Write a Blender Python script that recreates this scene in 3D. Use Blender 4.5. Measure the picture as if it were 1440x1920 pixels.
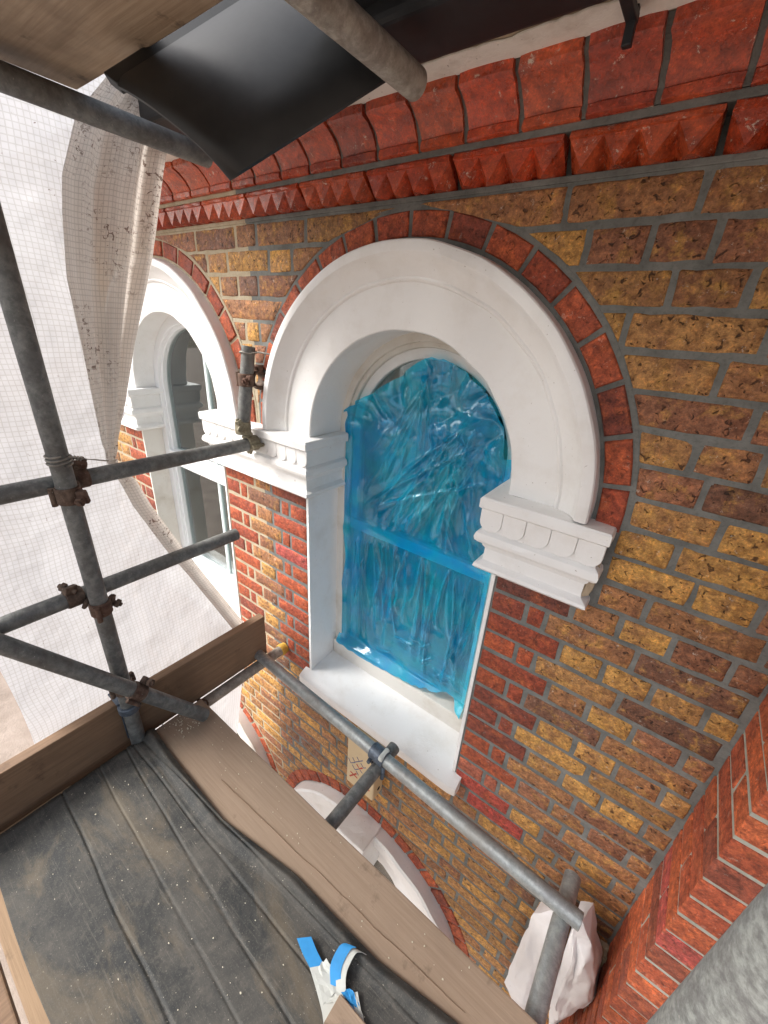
import bpy, bmesh, math, random
from mathutils import Vector, Matrix, noise as mnoise

# ------------------------------------------------------------------ camera, world, sun
scene = bpy.context.scene
for o in list(bpy.data.objects):
    bpy.data.objects.remove(o)
COL = scene.collection
PI = math.pi

# camera pose solved from the brick courses (75 mm) of the wall, wall face = plane y 0
CAMR = ((0.7957174799, 0.6026585837, 0.0603019371),
        (0.2968550527, -0.3012820405, -0.9061491101),
        (-0.5279306487, 0.7389396210, -0.4186376317))
CAMC = Vector((0.7146328868, -1.0274779871, 0.6960019734))
FPX = 764.88                                   # focal length in pixels of the 1440 x 1920 photograph
cam = bpy.data.cameras.new('camera')
cam.sensor_fit = 'VERTICAL'
cam.sensor_height = 24.0
cam.lens = FPX / 1920.0 * 24.0
cam.clip_start = 0.02
cam.clip_end = 300.0
camo = bpy.data.objects.new('camera', cam)
COL.objects.link(camo)
r0, r1, r2 = (Vector(r) for r in CAMR)
M = Matrix((r0, -r1, -r2)).transposed().to_4x4()
M.translation = CAMC
camo.matrix_world = M
scene.camera = camo

SUN_AZ, SUN_EL = math.radians(-128), math.radians(42)     # direction the light comes from (x = sin az, y = cos az)
world = bpy.data.worlds.new('World')
scene.world = world
world.use_nodes = True
wn = world.node_tree
bg = wn.nodes['Background']
sky = wn.nodes.new('ShaderNodeTexSky')
sky.sky_type = 'NISHITA'
sky.sun_disc = False
sky.sun_elevation = SUN_EL
sky.sun_rotation = SUN_AZ
sky.air_density = 1.0
sky.dust_density = 4.0
sky.ozone_density = 0.6
hs = wn.nodes.new('ShaderNodeHueSaturation')           # thin overcast: the sky's own light, less blue
hs.inputs['Saturation'].default_value = 0.46
wn.links.new(sky.outputs['Color'], hs.inputs['Color'])
wn.links.new(hs.outputs['Color'], bg.inputs['Color'])
bg.inputs['Strength'].default_value = 0.105
sun = bpy.data.lights.new('sun', 'SUN')
sun.energy = 1.5
sun.angle = math.radians(25)
sun.color = (1.0, 0.98, 0.95)
suno = bpy.data.objects.new('sun', sun)
COL.objects.link(suno)
sd = Vector((math.sin(SUN_AZ) * math.cos(SUN_EL), math.cos(SUN_AZ) * math.cos(SUN_EL), math.sin(SUN_EL)))
suno.rotation_euler = sd.to_track_quat('Z', 'Y').to_euler()
suno.location = sd * 20
vs = scene.view_settings
vs.view_transform = 'Standard'
vs.look = 'None'
vs.exposure = 1.6
vs.gamma = 1.0
vs.use_curve_mapping = False
scene.render.resolution_x, scene.render.resolution_y = 768, 1024

# ------------------------------------------------------------------ pixel -> place helpers (pixels of the 1440 x 1920 photograph)
def ray(u, v):
    a, b = (u - 720) / FPX, (v - 960) / FPX
    return r0 * a + r1 * b + r2
def onX(u, v, x): d = ray(u, v); return CAMC + d * ((x - CAMC.x) / d.x)
def onY(u, v, y=0.0): d = ray(u, v); return CAMC + d * ((y - CAMC.y) / d.y)
def onZ(u, v, z): d = ray(u, v); return CAMC + d * ((z - CAMC.z) / d.z)
def proj(p):
    q = Vector(p) - CAMC
    zc = q.dot(r2)
    if zc < 0.02: return None
    return (720 + FPX * q.dot(r0) / zc, 960 + FPX * q.dot(r1) / zc)

def lerp(a, b, t): return a + (b - a) * t
def interp(tab, x):
    if x <= tab[0][0]: return tab[0][1]
    for (a, fa), (b, fb) in zip(tab, tab[1:]):
        if x <= b: return lerp(fa, fb, (x - a) / (b - a))
    return tab[-1][1]

# ------------------------------------------------------------------ materials
class NT:
    def __init__(s, name):
        s.m = bpy.data.materials.new(name); s.m.use_nodes = True
        s.t = s.m.node_tree; s.n = s.t.nodes; s.b = s.n['Principled BSDF']; s.out = s.n['Material Output']
        g = s.n.new('ShaderNodeNewGeometry'); s.pos = g.outputs['Position']
    def link(s, a, b): s.t.links.new(a, b)
    def noise(s, scale, detail=4, rough=0.6, vec=None, stretch=None, dist=0.0, color=False):
        n = s.n.new('ShaderNodeTexNoise'); n.inputs['Scale'].default_value = scale
        n.inputs['Detail'].default_value = detail; n.inputs['Roughness'].default_value = rough
        n.inputs['Distortion'].default_value = dist
        v = vec or s.pos
        if stretch:
            mp = s.n.new('ShaderNodeMapping'); mp.inputs['Scale'].default_value = stretch
            s.link(v, mp.inputs['Vector']); v = mp.outputs['Vector']
        s.link(v, n.inputs['Vector'])
        return n.outputs['Color' if color else 'Fac']
    def voro(s, scale, feature='F1', vec=None):
        n = s.n.new('ShaderNodeTexVoronoi'); n.inputs['Scale'].default_value = scale; n.feature = feature
        s.link(vec or s.pos, n.inputs['Vector']); return n.outputs['Distance']
    def ramp(s, fac, stops):
        r = s.n.new('ShaderNodeValToRGB'); e = r.color_ramp.elements
        while len(e) < len(stops): e.new(0.5)
        for el, (p, c) in zip(e, stops):
            el.position = p; el.color = (c, c, c, 1) if isinstance(c, (int, float)) else (*c, 1)
        s.link(fac, r.inputs['Fac']); return r.outputs['Color']
    def mix(s, fac, a, b, mode='MIX'):
        m = s.n.new('ShaderNodeMix'); m.data_type = 'RGBA'; m.blend_type = mode
        for sock, val in ((m.inputs[0], fac), (m.inputs[6], a), (m.inputs[7], b)):
            if isinstance(val, bpy.types.NodeSocket): s.link(val, sock)
            elif isinstance(val, (int, float)): sock.default_value = val
            else: sock.default_value = (*val, 1)
        return m.outputs[2]
    def math(s, op, a, b=0.0, c=0.0):
        m = s.n.new('ShaderNodeMath'); m.operation = op
        for sock, val in zip(m.inputs, (a, b, c)):
            if isinstance(val, bpy.types.NodeSocket): s.link(val, sock)
            else: sock.default_value = val
        return m.outputs[0]
    def bump(s, h, strength=0.5, dist=0.004):
        b = s.n.new('ShaderNodeBump'); b.inputs['Strength'].default_value = strength; b.inputs['Distance'].default_value = dist
        s.link(h, b.inputs['Height']); s.link(b.outputs['Normal'], s.b.inputs['Normal']); return b.outputs['Normal']
    def set(s, **k):
        for a, v in k.items():
            sock = s.b.inputs[a.replace('_', ' ')]
            if isinstance(v, bpy.types.NodeSocket): s.link(v, sock)
            elif isinstance(v, tuple): sock.default_value = (*v, 1) if len(v) == 3 else v
            else: sock.default_value = v

MAT = {}
def mat_brick(name, pit, smear, dark, light, rough=0.6, spec=0.5, bump=1.0, lime=0.605, mot=0.42):
    k = NT(name)
    at = k.n.new('ShaderNodeAttribute'); at.attribute_name = 'bcol'
    base = at.outputs['Color']
    n1 = k.noise(42, 6, 0.75, dist=0.3)
    n2 = k.noise(210, 5, 0.8)
    n3 = k.noise(11, 6, 0.72, dist=0.15)
    n4 = k.noise(16, 7, 0.75, dist=0.15)
    c = k.mix(k.ramp(n1, [(0.36, 0.0), (0.58, 1.0)]), k.mix(1.0, base, (0.52, 0.45, 0.42), 'MULTIPLY'), base)
    c = k.mix(k.math('MULTIPLY', k.ramp(n3, [(0.50, 0.0), (0.62, 1.0)]), dark[1]), c, dark[0])
    c = k.mix(k.math('MULTIPLY', k.ramp(n4, [(0.52, 0.0), (0.66, 1.0)]), light[1]), c, light[0])
    c = k.mix(k.math('MULTIPLY', k.ramp(n2, [(0.52, 0.0), (0.64, 1.0)]), 0.6), c, k.mix(1.0, c, (1.8, 1.65, 1.45), 'MULTIPLY'))
    c = k.mix(k.math('MULTIPLY', k.ramp(n2, [(0.36, 1.0), (0.47, 0.0)]), 0.6), c, k.mix(1.0, c, (0.40, 0.36, 0.34), 'MULTIPLY'))
    mo = k.noise(62, 3, 0.6, dist=0.5)
    c = k.mix(k.ramp(mo, [(0.40, mot), (0.48, 0.0)]), c, k.mix(1.0, c, (0.42, 0.36, 0.33), 'MULTIPLY'))
    c = k.mix(k.ramp(mo, [(0.53, 0.0), (0.64, min(1.0, mot + 0.15))]), c, k.mix(1.0, c, (1.6, 1.5, 1.3), 'MULTIPLY'))
    cr = k.noise(70, 2, 0.5, dist=1.0)
    pits = k.ramp(cr, [(0.31, 1.0), (0.37, 0.0)])
    c = k.mix(k.math('MULTIPLY', pits, pit), c, k.mix(1.0, c, (0.14, 0.11, 0.10), 'MULTIPLY'))
    sm = k.math('MULTIPLY', k.ramp(k.noise(44, 8, 0.82, dist=0.5), [(lime, 0.0), (lime + 0.03, 1.0)]), smear)
    c = k.mix(sm, c, (0.66, 0.60, 0.50))
    h = k.math('ADD', k.math('ADD', k.math('MULTIPLY', n1, 0.3), k.math('MULTIPLY', mo, 0.8)), k.math('MULTIPLY', n2, 0.5))
    h = k.math('SUBTRACT', h, k.math('MULTIPLY', pits, 0.5 * pit + 0.05))
    k.bump(h, 0.9, 0.006 * bump)
    k.set(Base_Color=c, Roughness=k.ramp(n4, [(0.35, rough - 0.12), (0.65, rough + 0.22)])); k.set(Specular_IOR_Level=spec)
    MAT[name] = k.m
mat_brick('stock_brick', 0.9, 0.6, ((0.21, 0.092, 0.05), 0.6), ((0.62, 0.36, 0.085), 0.6))
mat_brick('red_brick', 0.5, 0.3, ((0.22, 0.045, 0.024), 0.55), ((0.52, 0.15, 0.055), 0.5), rough=0.66, bump=0.8, mot=0.4)
mat_brick('glazed_red_brick', 0.25, 0.75, ((0.17, 0.03, 0.015), 0.55), ((0.60, 0.11, 0.03), 0.55), rough=0.28, spec=0.7, bump=0.2, lime=0.60, mot=0.22)

def mat_mortar():
    k = NT('mortar')
    sx = k.n.new('ShaderNodeSeparateXYZ'); k.link(k.pos, sx.inputs[0])
    wob = k.math('ADD', sx.outputs['X'], k.math('MULTIPLY', k.noise(5, 2), 0.02))
    old = k.ramp(wob, [(0.0, 1.0), (0.001, 0.0)])
    old = k.math('LESS_THAN', wob, -0.655)
    n = k.noise(120, 5, 0.7); n2 = k.noise(14, 4, 0.6)
    new = k.mix(k.ramp(n2, [(0.3, 0.0), (0.7, 1.0)]), (0.105, 0.108, 0.10), (0.21, 0.215, 0.20))
    oldc = k.mix(k.ramp(n2, [(0.3, 0.0), (0.7, 1.0)]), (0.36, 0.29, 0.19), (0.46, 0.40, 0.29))
    c = k.mix(old, new, oldc)
    c = k.mix(k.math('MULTIPLY', k.ramp(n, [(0.35, 1.0), (0.5, 0.0)]), 0.4), c, k.mix(1.0, c, (0.5, 0.5, 0.5), 'MULTIPLY'))
    k.bump(k.math('ADD', n, k.math('MULTIPLY', n2, 2.0)), 0.6, 0.003)
    k.set(Base_Color=c, Roughness=0.92); MAT['mortar'] = k.m
mat_mortar()
mk = NT('pale_mortar'); mk.set(Base_Color=mk.mix(mk.ramp(mk.noise(30, 5), [(0.3, 0.0), (0.7, 1.0)]), (0.27, 0.27, 0.22), (0.40, 0.39, 0.33)), Roughness=0.9); mk.bump(mk.noise(120, 4), 0.5, 0.002); MAT['pale_mortar'] = mk.m

def mat_paint(name, col, dirt, amount, rough=0.45, bumpd=0.0015):
    k = NT(name)
    n = k.noise(7, 6, 0.65); n2 = k.noise(60, 4, 0.6); n3 = k.noise(2.3, 3, 0.5)
    c = k.mix(k.math('MULTIPLY', k.ramp(n, [(0.5, 0.0), (0.78, 1.0)]), amount), col, dirt)
    c = k.mix(k.math('MULTIPLY', k.ramp(n3, [(0.35, 1.0), (0.6, 0.0)]), amount * 0.35), c, dirt)
    sp = k.ramp(k.noise(130, 2, 0.5), [(0.73, 0.0), (0.77, 1.0)])
    c = k.mix(k.math('MULTIPLY', sp, amount * 1.2), c, k.mix(1.0, dirt, (0.4, 0.36, 0.3), 'MULTIPLY'))
    k.bump(k.math('ADD', n2, k.math('MULTIPLY', n, 3.0)), 0.5, bumpd)
    k.set(Base_Color=c, Roughness=rough); MAT[name] = k.m
mat_paint('white_paint', (0.80, 0.80, 0.79), (0.60, 0.56, 0.50), 0.5, 0.38, 0.0019)
mat_paint('dirty_white', (0.70, 0.68, 0.63), (0.42, 0.35, 0.26), 0.55, 0.55)
mat_paint('flaking_white', (0.80, 0.78, 0.72), (0.20, 0.14, 0.085), 0.75, 0.6, 0.003)
mat_paint('upvc', (0.80, 0.82, 0.83), (0.6, 0.6, 0.58), 0.2, 0.25, 0.0003)
mat_paint('raw_stone', (0.42, 0.34, 0.24), (0.15, 0.11, 0.07), 0.7, 0.9, 0.004)
mat_paint('bag_white', (0.78, 0.78, 0.80), (0.55, 0.52, 0.5), 0.35, 0.35, 0.002)
mat_paint('beige_plastic', (0.62, 0.50, 0.31), (0.42, 0.32, 0.19), 0.3, 0.4, 0.0004)
mat_paint('glazing_bar', (0.72, 0.82, 0.82), (0.6, 0.66, 0.66), 0.2, 0.3, 0.0003)

def mat_metal(name, dark, light, metallic, rough, spot, fine=45):
    k = NT(name)
    n = k.noise(fine, 5, 0.7); n2 = k.noise(7, 3, 0.6); v = k.noise(190, 3, 0.6)
    c = k.mix(k.ramp(n, [(0.38, 0.0), (0.62, 1.0)]), dark, light)
    c = k.mix(k.math('MULTIPLY', k.ramp(k.noise(fine * 0.2, 8, 0.8, dist=0.6), [(0.5, 0.0), (0.58, 1.0)]), 0.45), c, k.mix(1.0, dark, (0.7, 0.65, 0.7), 'MULTIPLY'))
    c = k.mix(k.math('MULTIPLY', k.ramp(n2, [(0.5, 0.0), (0.7, 1.0)]), 0.6), c, spot)
    c = k.mix(k.math('MULTIPLY', k.ramp(v, [(0.68, 0.0), (0.74, 1.0)]), 0.55), c, (0.55, 0.53, 0.48))
    k.bump(n, 0.35, 0.001)
    k.set(Base_Color=c, Metallic=metallic, Roughness=k.ramp(n2, [(0.3, rough), (0.7, min(1, rough + 0.2))])); MAT[name] = k.m
mat_metal('galvanised', (0.19, 0.20, 0.195), (0.36, 0.385, 0.37), 0.45, 0.45, (0.17, 0.155, 0.15), 170)
mat_metal('smooth_galvanised', (0.25, 0.265, 0.26), (0.36, 0.38, 0.37), 0.5, 0.4, (0.25, 0.23, 0.20))
mat_metal('backlit_dirty_steel', (0.12, 0.125, 0.12), (0.21, 0.215, 0.205), 0.4, 0.5, (0.10, 0.085, 0.07))  # dirty galvanised, the backlit darkness of the left poles put into its colour
mat_metal('dusty_steel', (0.24, 0.215, 0.18), (0.40, 0.37, 0.32), 0.2, 0.6, (0.16, 0.12, 0.09))
mat_metal('rusty_iron', (0.055, 0.036, 0.026), (0.16, 0.11, 0.08), 0.3, 0.7, (0.13, 0.05, 0.03))
mat_metal('brassy_iron', (0.16, 0.14, 0.09), (0.34, 0.31, 0.22), 0.4, 0.55, (0.12, 0.10, 0.07))
mat_metal('blue_steel', (0.055, 0.07, 0.09), (0.11, 0.135, 0.17), 0.4, 0.4, (0.08, 0.09, 0.11))
mat_metal('wire', (0.2, 0.19, 0.17), (0.36, 0.34, 0.3), 0.5, 0.5, (0.2, 0.18, 0.15))

def mat_wood(name, a, b, stain, axis=(1, 26, 26), amount=0.5, rough=0.75):
    k = NT(name)
    g = k.noise(5, 5, 0.65, stretch=axis, dist=0.3); n = k.noise(11, 5, 0.65); f = k.noise(3.2, 4, 0.6)
    c = k.mix(k.ramp(g, [(0.32, 0.0), (0.68, 1.0)]), a, b)
    c = k.mix(k.math('MULTIPLY', k.ramp(f, [(0.48, 0.0), (0.72, 1.0)]), amount), c, stain)
    c = k.mix(k.math('MULTIPLY', k.ramp(n, [(0.62, 0.0), (0.72, 1.0)]), amount * 0.8), c, k.mix(1.0, stain, (0.4, 0.36, 0.34), 'MULTIPLY'))
    k.bump(k.math('ADD', g, k.math('MULTIPLY', k.noise(90, 3), 0.3)), 0.4, 0.0025)
    k.set(Base_Color=c, Roughness=rough); MAT[name] = k.m
mat_wood('tan_board', (0.255, 0.18, 0.122), (0.31, 0.225, 0.158), (0.195, 0.137, 0.095), amount=0.6)
mat_wood('brown_board', (0.15, 0.088, 0.05), (0.23, 0.14, 0.08), (0.10, 0.058, 0.034), axis=(26, 1, 26), amount=0.6)
mat_wood('upper_board', (0.28, 0.20, 0.13), (0.42, 0.32, 0.22), (0.12, 0.08, 0.05), amount=0.95)
mat_wood('orange_board', (0.25, 0.16, 0.09), (0.32, 0.21, 0.12), (0.19, 0.12, 0.07), amount=0.5)

def mat_rubber():
    k = NT('membrane')
    n = k.noise(5.5, 7, 0.72, dist=0.7); n2 = k.noise(28, 6, 0.75); n3 = k.noise(3.4, 6, 0.7, stretch=(0.8, 2.0, 1), dist=0.8); s = k.noise(230, 2, 0.5); gr = k.noise(300, 2, 0.6)
    st = k.noise(5, 6, 0.75, stretch=(1.5, 40, 1))
    c = k.mix(k.ramp(n, [(0.38, 0.0), (0.66, 1.0)]), (0.026, 0.028, 0.028), (0.088, 0.082, 0.072))
    c = k.mix(k.math('MULTIPLY', k.ramp(n3, [(0.52, 0.0), (0.64, 1.0)]), 0.5), c, (0.15, 0.118, 0.078))
    c = k.mix(k.math('MULTIPLY', k.ramp(n2, [(0.52, 0.0), (0.70, 1.0)]), 0.4), c, (0.135, 0.12, 0.10))
    c = k.mix(k.math('MULTIPLY', k.ramp(st, [(0.56, 0.0), (0.70, 1.0)]), 0.4), c, (0.19, 0.172, 0.14))
    c = k.mix(k.math('MULTIPLY', k.ramp(gr, [(0.56, 0.0), (0.7, 1.0)]), 0.35), c, (0.15, 0.14, 0.12))
    c = k.mix(k.math('MULTIPLY', k.ramp(s, [(0.71, 0.0), (0.73, 1.0)]), k.ramp(n2, [(0.45, 0.0), (0.6, 1.0)])), c, (0.5, 0.46, 0.36))
    k.bump(k.math('ADD', k.math('MULTIPLY', n2, 0.5), k.math('MULTIPLY', gr, 0.2)), 0.5, 0.003)
    k.set(Base_Color=c, Roughness=k.ramp(n, [(0.3, 0.55), (0.7, 0.85)])); k.set(Specular_IOR_Level=0.3); MAT['membrane'] = k.m
mat_rubber()
def mat_black(name, col, rough):
    k = NT(name); st = k.noise(4, 5, 0.7, stretch=(1.0, 1.0, 1.0)); n = k.noise(60, 4)
    c = k.mix(k.ramp(st, [(0.4, 0.0), (0.75, 1.0)]), col, tuple(min(1, v * 1.9 + 0.01) for v in col))
    k.bump(n, 0.15, 0.0008); k.set(Base_Color=c, Roughness=rough); MAT[name] = k.m
mat_black('black_plastic', (0.010, 0.011, 0.012), 0.47)
mat_black('black_gutter', (0.008, 0.009, 0.011), 0.5)
def mat_plain(name, col, rough=0.6, metallic=0.0):
    k = NT(name); n = k.noise(40, 4)
    k.set(Base_Color=k.mix(k.ramp(n, [(0.3, 0.0), (0.7, 1.0)]), tuple(v * 0.85 for v in col), col), Roughness=rough, Metallic=metallic); MAT[name] = k.m
mat_plain('blue_tape', (0.03, 0.26, 0.58), 0.5)
mat_plain('white_tape', (0.52, 0.53, 0.49), 0.7)
mat_plain('blue_ink', (0.05, 0.07, 0.25), 0.5)
mat_plain('red_ink', (0.50, 0.035, 0.02), 0.5)
mat_plain('yellow_cap', (0.55, 0.33, 0.05), 0.6)
mat_plain('chip', (0.60, 0.55, 0.42), 0.8)
mat_plain('room', (0.13, 0.125, 0.14), 0.9)
mat_plain('curtain_cloth', (0.55, 0.56, 0.55), 0.9)
mat_plain('hole', (0.02, 0.018, 0.015), 0.9)

def mat_glass():
    k = NT('pane_glass')
    gl = k.n.new('ShaderNodeBsdfGlossy'); gl.inputs['Roughness'].default_value = 0.03; gl.inputs['Color'].default_value = (0.9, 0.95, 0.95, 1)
    tr = k.n.new('ShaderNodeBsdfTransparent'); tr.inputs['Color'].default_value = (0.75, 0.82, 0.80, 1)
    fr = k.n.new('ShaderNodeFresnel'); fr.inputs['IOR'].default_value = 1.5
    f = k.math('ADD', k.math('MULTIPLY', fr.outputs[0], 1.5), 0.07)
    mx = k.n.new('ShaderNodeMixShader'); k.link(f, mx.inputs[0]); k.link(tr.outputs[0], mx.inputs[1]); k.link(gl.outputs[0], mx.inputs[2])
    k.link(mx.outputs[0], k.out.inputs['Surface']); MAT['pane_glass'] = k.m
mat_glass()
def mat_film():
    k = NT('blue_film')
    n = k.noise(90, 5, 0.7, stretch=(1, 1, 0.4)); n2 = k.noise(7, 4, 0.6)
    nb = k.n.new('ShaderNodeBump'); nb.inputs['Strength'].default_value = 0.2; nb.inputs['Distance'].default_value = 0.0015
    k.link(n, nb.inputs['Height']); N = nb.outputs['Normal']
    tr = k.n.new('ShaderNodeBsdfTransparent'); k.link(k.mix(k.ramp(n2, [(0.38, 0.0), (0.62, 1.0)]), (0.04, 0.63, 1.0), (0.10, 0.85, 1.0)), tr.inputs['Color'])
    df = k.n.new('ShaderNodeBsdfDiffuse'); k.link(k.mix(k.ramp(n2, [(0.38, 0.0), (0.62, 1.0)]), (0.002, 0.48, 0.95), (0.004, 0.66, 0.95)), df.inputs['Color']); k.link(N, df.inputs['Normal'])
    gl = k.n.new('ShaderNodeBsdfGlossy'); gl.inputs['Roughness'].default_value = 0.09; k.link(N, gl.inputs['Normal']); gl.inputs['Color'].default_value = (0.80, 0.92, 1, 1)
    m1 = k.n.new('ShaderNodeMixShader'); m1.inputs[0].default_value = 0.70; k.link(df.outputs[0], m1.inputs[1]); k.link(tr.outputs[0], m1.inputs[2])
    fr = k.n.new('ShaderNodeFresnel'); fr.inputs['IOR'].default_value = 1.5; k.link(N, fr.inputs['Normal'])
    m3 = k.n.new('ShaderNodeMixShader'); k.link(k.math('ADD', k.math('MULTIPLY', fr.outputs[0], 1.3), 0.03), m3.inputs[0]); k.link(m1.outputs[0], m3.inputs[1]); k.link(gl.outputs[0], m3.inputs[2])
    k.link(m3.outputs[0], k.out.inputs['Surface']); MAT['blue_film'] = k.m
mat_film()
def mat_sheet(name, base, line, trans, speck, speckscale):
    k = NT(name)
    uv = k.n.new('ShaderNodeUVMap'); uv.uv_map = 'UVMap'
    sx = k.n.new('ShaderNodeSeparateXYZ'); k.link(uv.outputs[0], sx.inputs[0])
    def lines(s, sp, w): return k.math('LESS_THAN', k.math('FRACT', k.math('DIVIDE', s, sp)), w)
    g = k.math('MAXIMUM', lines(sx.outputs['X'], 0.0135, 0.17), lines(sx.outputs['Y'], 0.0135, 0.17))
    c = k.mix(g, base, line)
    cl = k.noise(3.0, 4, 0.6)
    c = k.mix(k.math('MULTIPLY', k.ramp(cl, [(0.45, 0.0), (0.75, 1.0)]), 0.35), c, k.mix(1.0, c, (0.86, 0.80, 0.74), 'MULTIPLY'))
    sp = k.math('MULTIPLY', k.ramp(k.noise(speckscale, 3, 0.6, dist=1.2), [(speck, 0.0), (speck + 0.02, 1.0)]), k.ramp(k.noise(6, 2), [(0.42, 0.0), (0.6, 1.0)]))
    c = k.mix(k.math('MULTIPLY', sp, 0.85), c, (0.13, 0.08, 0.06))
    df = k.n.new('ShaderNodeBsdfDiffuse'); k.link(c, df.inputs['Color'])
    tl = k.n.new('ShaderNodeBsdfTranslucent'); k.link(c, tl.inputs['Color'])
    tp = k.n.new('ShaderNodeBsdfTransparent')
    nb = k.n.new('ShaderNodeBump'); nb.inputs['Strength'].default_value = 0.6; nb.inputs['Distance'].default_value = 0.03
    k.link(k.noise(8, 3, 0.5), nb.inputs['Height']); k.link(nb.outputs[0], df.inputs['Normal']); k.link(nb.outputs[0], tl.inputs['Normal'])
    m1 = k.n.new('ShaderNodeMixShader'); m1.inputs[0].default_value = trans; k.link(df.outputs[0], m1.inputs[1]); k.link(tl.outputs[0], m1.inputs[2])
    m2 = k.n.new('ShaderNodeMixShader'); m2.inputs[0].default_value = 0.04; k.link(m1.outputs[0], m2.inputs[1]); k.link(tp.outputs[0], m2.inputs[2])
    k.link(m2.outputs[0], k.out.inputs['Surface']); MAT[name] = k.m
mat_sheet('sheeting', (0.50, 0.50, 0.52), (0.42, 0.415, 0.415), 0.60, 0.70, 55)
mat_sheet('dusty_sheeting', (0.64, 0.585, 0.53), (0.49, 0.445, 0.40), 0.45, 0.595, 60)
def mat_ground():
    k = NT('paving'); n = k.noise(3, 5); n2 = k.noise(30, 5)
    k.set(Base_Color=k.mix(k.ramp(n, [(0.3, 0.0), (0.7, 1.0)]), (0.22, 0.17, 0.135), (0.36, 0.29, 0.24)), Roughness=0.9)
    k.bump(n2, 0.5, 0.02); MAT['paving'] = k.m
mat_ground()

# ------------------------------------------------------------------ object helpers
def wloc(o):
    p = o.location.copy()
    while o.parent: o = o.parent; p += o.location
    return p
def mesh_obj(name, verts, faces, mat, parent=None, smooth=False, origin=None, col=None, uv=None):
    me = bpy.data.meshes.new(name)
    org = Vector(origin) if origin is not None else Vector((0, 0, 0))
    me.from_pydata([Vector(v) - org for v in verts], [], faces)
    me.materials.append(MAT[mat])
    if col is not None:
        a = me.color_attributes.new('bcol', 'FLOAT_COLOR', 'POINT')
        if len(col) == len(verts) and not isinstance(col[0], (int, float)):
            for i, c in enumerate(col): a.data[i].color = (*c, 1)
        else:
            for i in range(len(verts)): a.data[i].color = (*col, 1)
    if uv is not None:
        l = me.uv_layers.new(name='UVMap')
        for lp in me.loops: l.data[lp.index].uv = uv[lp.vertex_index]
    if smooth:
        for p in me.polygons: p.use_smooth = len(p.vertices) < 5
    me.update()
    o = bpy.data.objects.new(name, me)
    o.location = org
    COL.objects.link(o)
    if parent is not None:
        o.parent = parent
        o.location = org - wloc(parent)
    return o
def tag(o, label=None, cat=None, group=None, kind=None):
    if label: o['label'] = label
    if cat:
        o['category'] = cat
        if not kind: o['kind'] = 'thing'
    if group: o['group'] = group
    if kind: o['kind'] = kind
    return o
def empty(name, loc, label, cat, group=None):
    o = bpy.data.objects.new(name, None); COL.objects.link(o); o.location = loc; o.empty_display_size = 0.05
    return tag(o, label, cat, group)
def recalc(o, smooth_angle=None):
    bm = bmesh.new(); bm.from_mesh(o.data); bmesh.ops.recalc_face_normals(bm, faces=bm.faces)
    if smooth_angle is not None:
        for f in bm.faces: f.smooth = True
        for e in bm.edges:
            if len(e.link_faces) == 2 and e.calc_face_angle(0) > smooth_angle: e.smooth = False
    bm.to_mesh(o.data); bm.free(); return o
def bevel_box(name, lo, hi, mat, parent=None, bev=0.003, seg=2, jitter=0.0, rnd=None, xf=None, col=None, sub=0):
    bm = bmesh.new()
    lo, hi = Vector(lo), Vector(hi); c = (lo + hi) / 2; d = hi - lo
    bmesh.ops.create_cube(bm, size=1.0)
    bmesh.ops.scale(bm, vec=d, verts=bm.verts)
    if sub:
        es = [e for e in bm.edges]
        bmesh.ops.subdivide_edges(bm, edges=es, cuts=sub, use_grid_fill=True)
    if jitter:
        for v in bm.verts: v.co += Vector((rnd.uniform(-1, 1), rnd.uniform(-1, 1), rnd.uniform(-1, 1))) * jitter
    if bev:
        es = [e for e in bm.edges if len(e.link_faces) == 2 and e.calc_face_angle(0) > 0.7]
        bmesh.ops.bevel(bm, geom=es, offset=min(bev, min(d) * 0.45), segments=seg, profile=0.6, affect='EDGES', clamp_overlap=True)
    me = bpy.data.meshes.new(name); bm.to_mesh(me); bm.free()
    me.materials.append(MAT[mat])
    if col is not None:
        a = me.color_attributes.new('bcol', 'FLOAT_COLOR', 'POINT')
        for i in range(len(me.vertices)): a.data[i].color = (*col, 1)
    o = bpy.data.objects.new(name, me); COL.objects.link(o)
    m4 = Matrix.Translation(c)
    if xf is not None: m4 = xf @ m4
    if parent is not None:
        o.parent = parent; m4 = Matrix.Translation(-wloc(parent)) @ m4
    o.matrix_basis = m4
    return o
def frame_from(d):
    d = d.normalized(); up = Vector((0, 0, 1)) if abs(d.z) < 0.9 else Vector((1, 0, 0))
    a = d.cross(up).normalized(); b = a.cross(d).normalized(); return d, a, b
def tube_geo(p, q, r, wall=0.004, seg=28, rings=10, inner=0.12):
    p, q = Vector(p), Vector(q); d, a, b = frame_from(q - p); L = (q - p).length
    V, F = [], []
    def ring(t, rr):
        i0 = len(V)
        for k in range(seg):
            an = 2 * PI * k / seg; V.append(p + d * t + (a * math.cos(an) + b * math.sin(an)) * rr)
        return i0
    def join(i, j):
        for k in range(seg): F.append((i + k, i + (k + 1) % seg, j + (k + 1) % seg, j + k))
    e = 0.0015
    prev = ring(min(inner, L / 2), r - wall); nxt = ring(0, r - wall); join(prev, nxt); prev = nxt
    for t, rr in [(0, r - e), (e, r)] + [(e + (L - 2 * e) * (i + 1) / rings, r) for i in range(rings)] + [(L, r - e), (L, r - wall), (L - min(inner, L / 2), r - wall)]:
        nxt = ring(t, rr); join(prev, nxt); prev = nxt
    return V, F
def tube(name, p, q, mat, label, cat='scaffold tube', group='scaffold tubes', r=0.02415, parent=None):
    V, F = tube_geo(p, q, r)
    o = mesh_obj(name, V, F, mat, parent, smooth=True, origin=p)
    recalc(o, 0.6)
    if parent is None: tag(o, label, cat, group)
    return o
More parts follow.
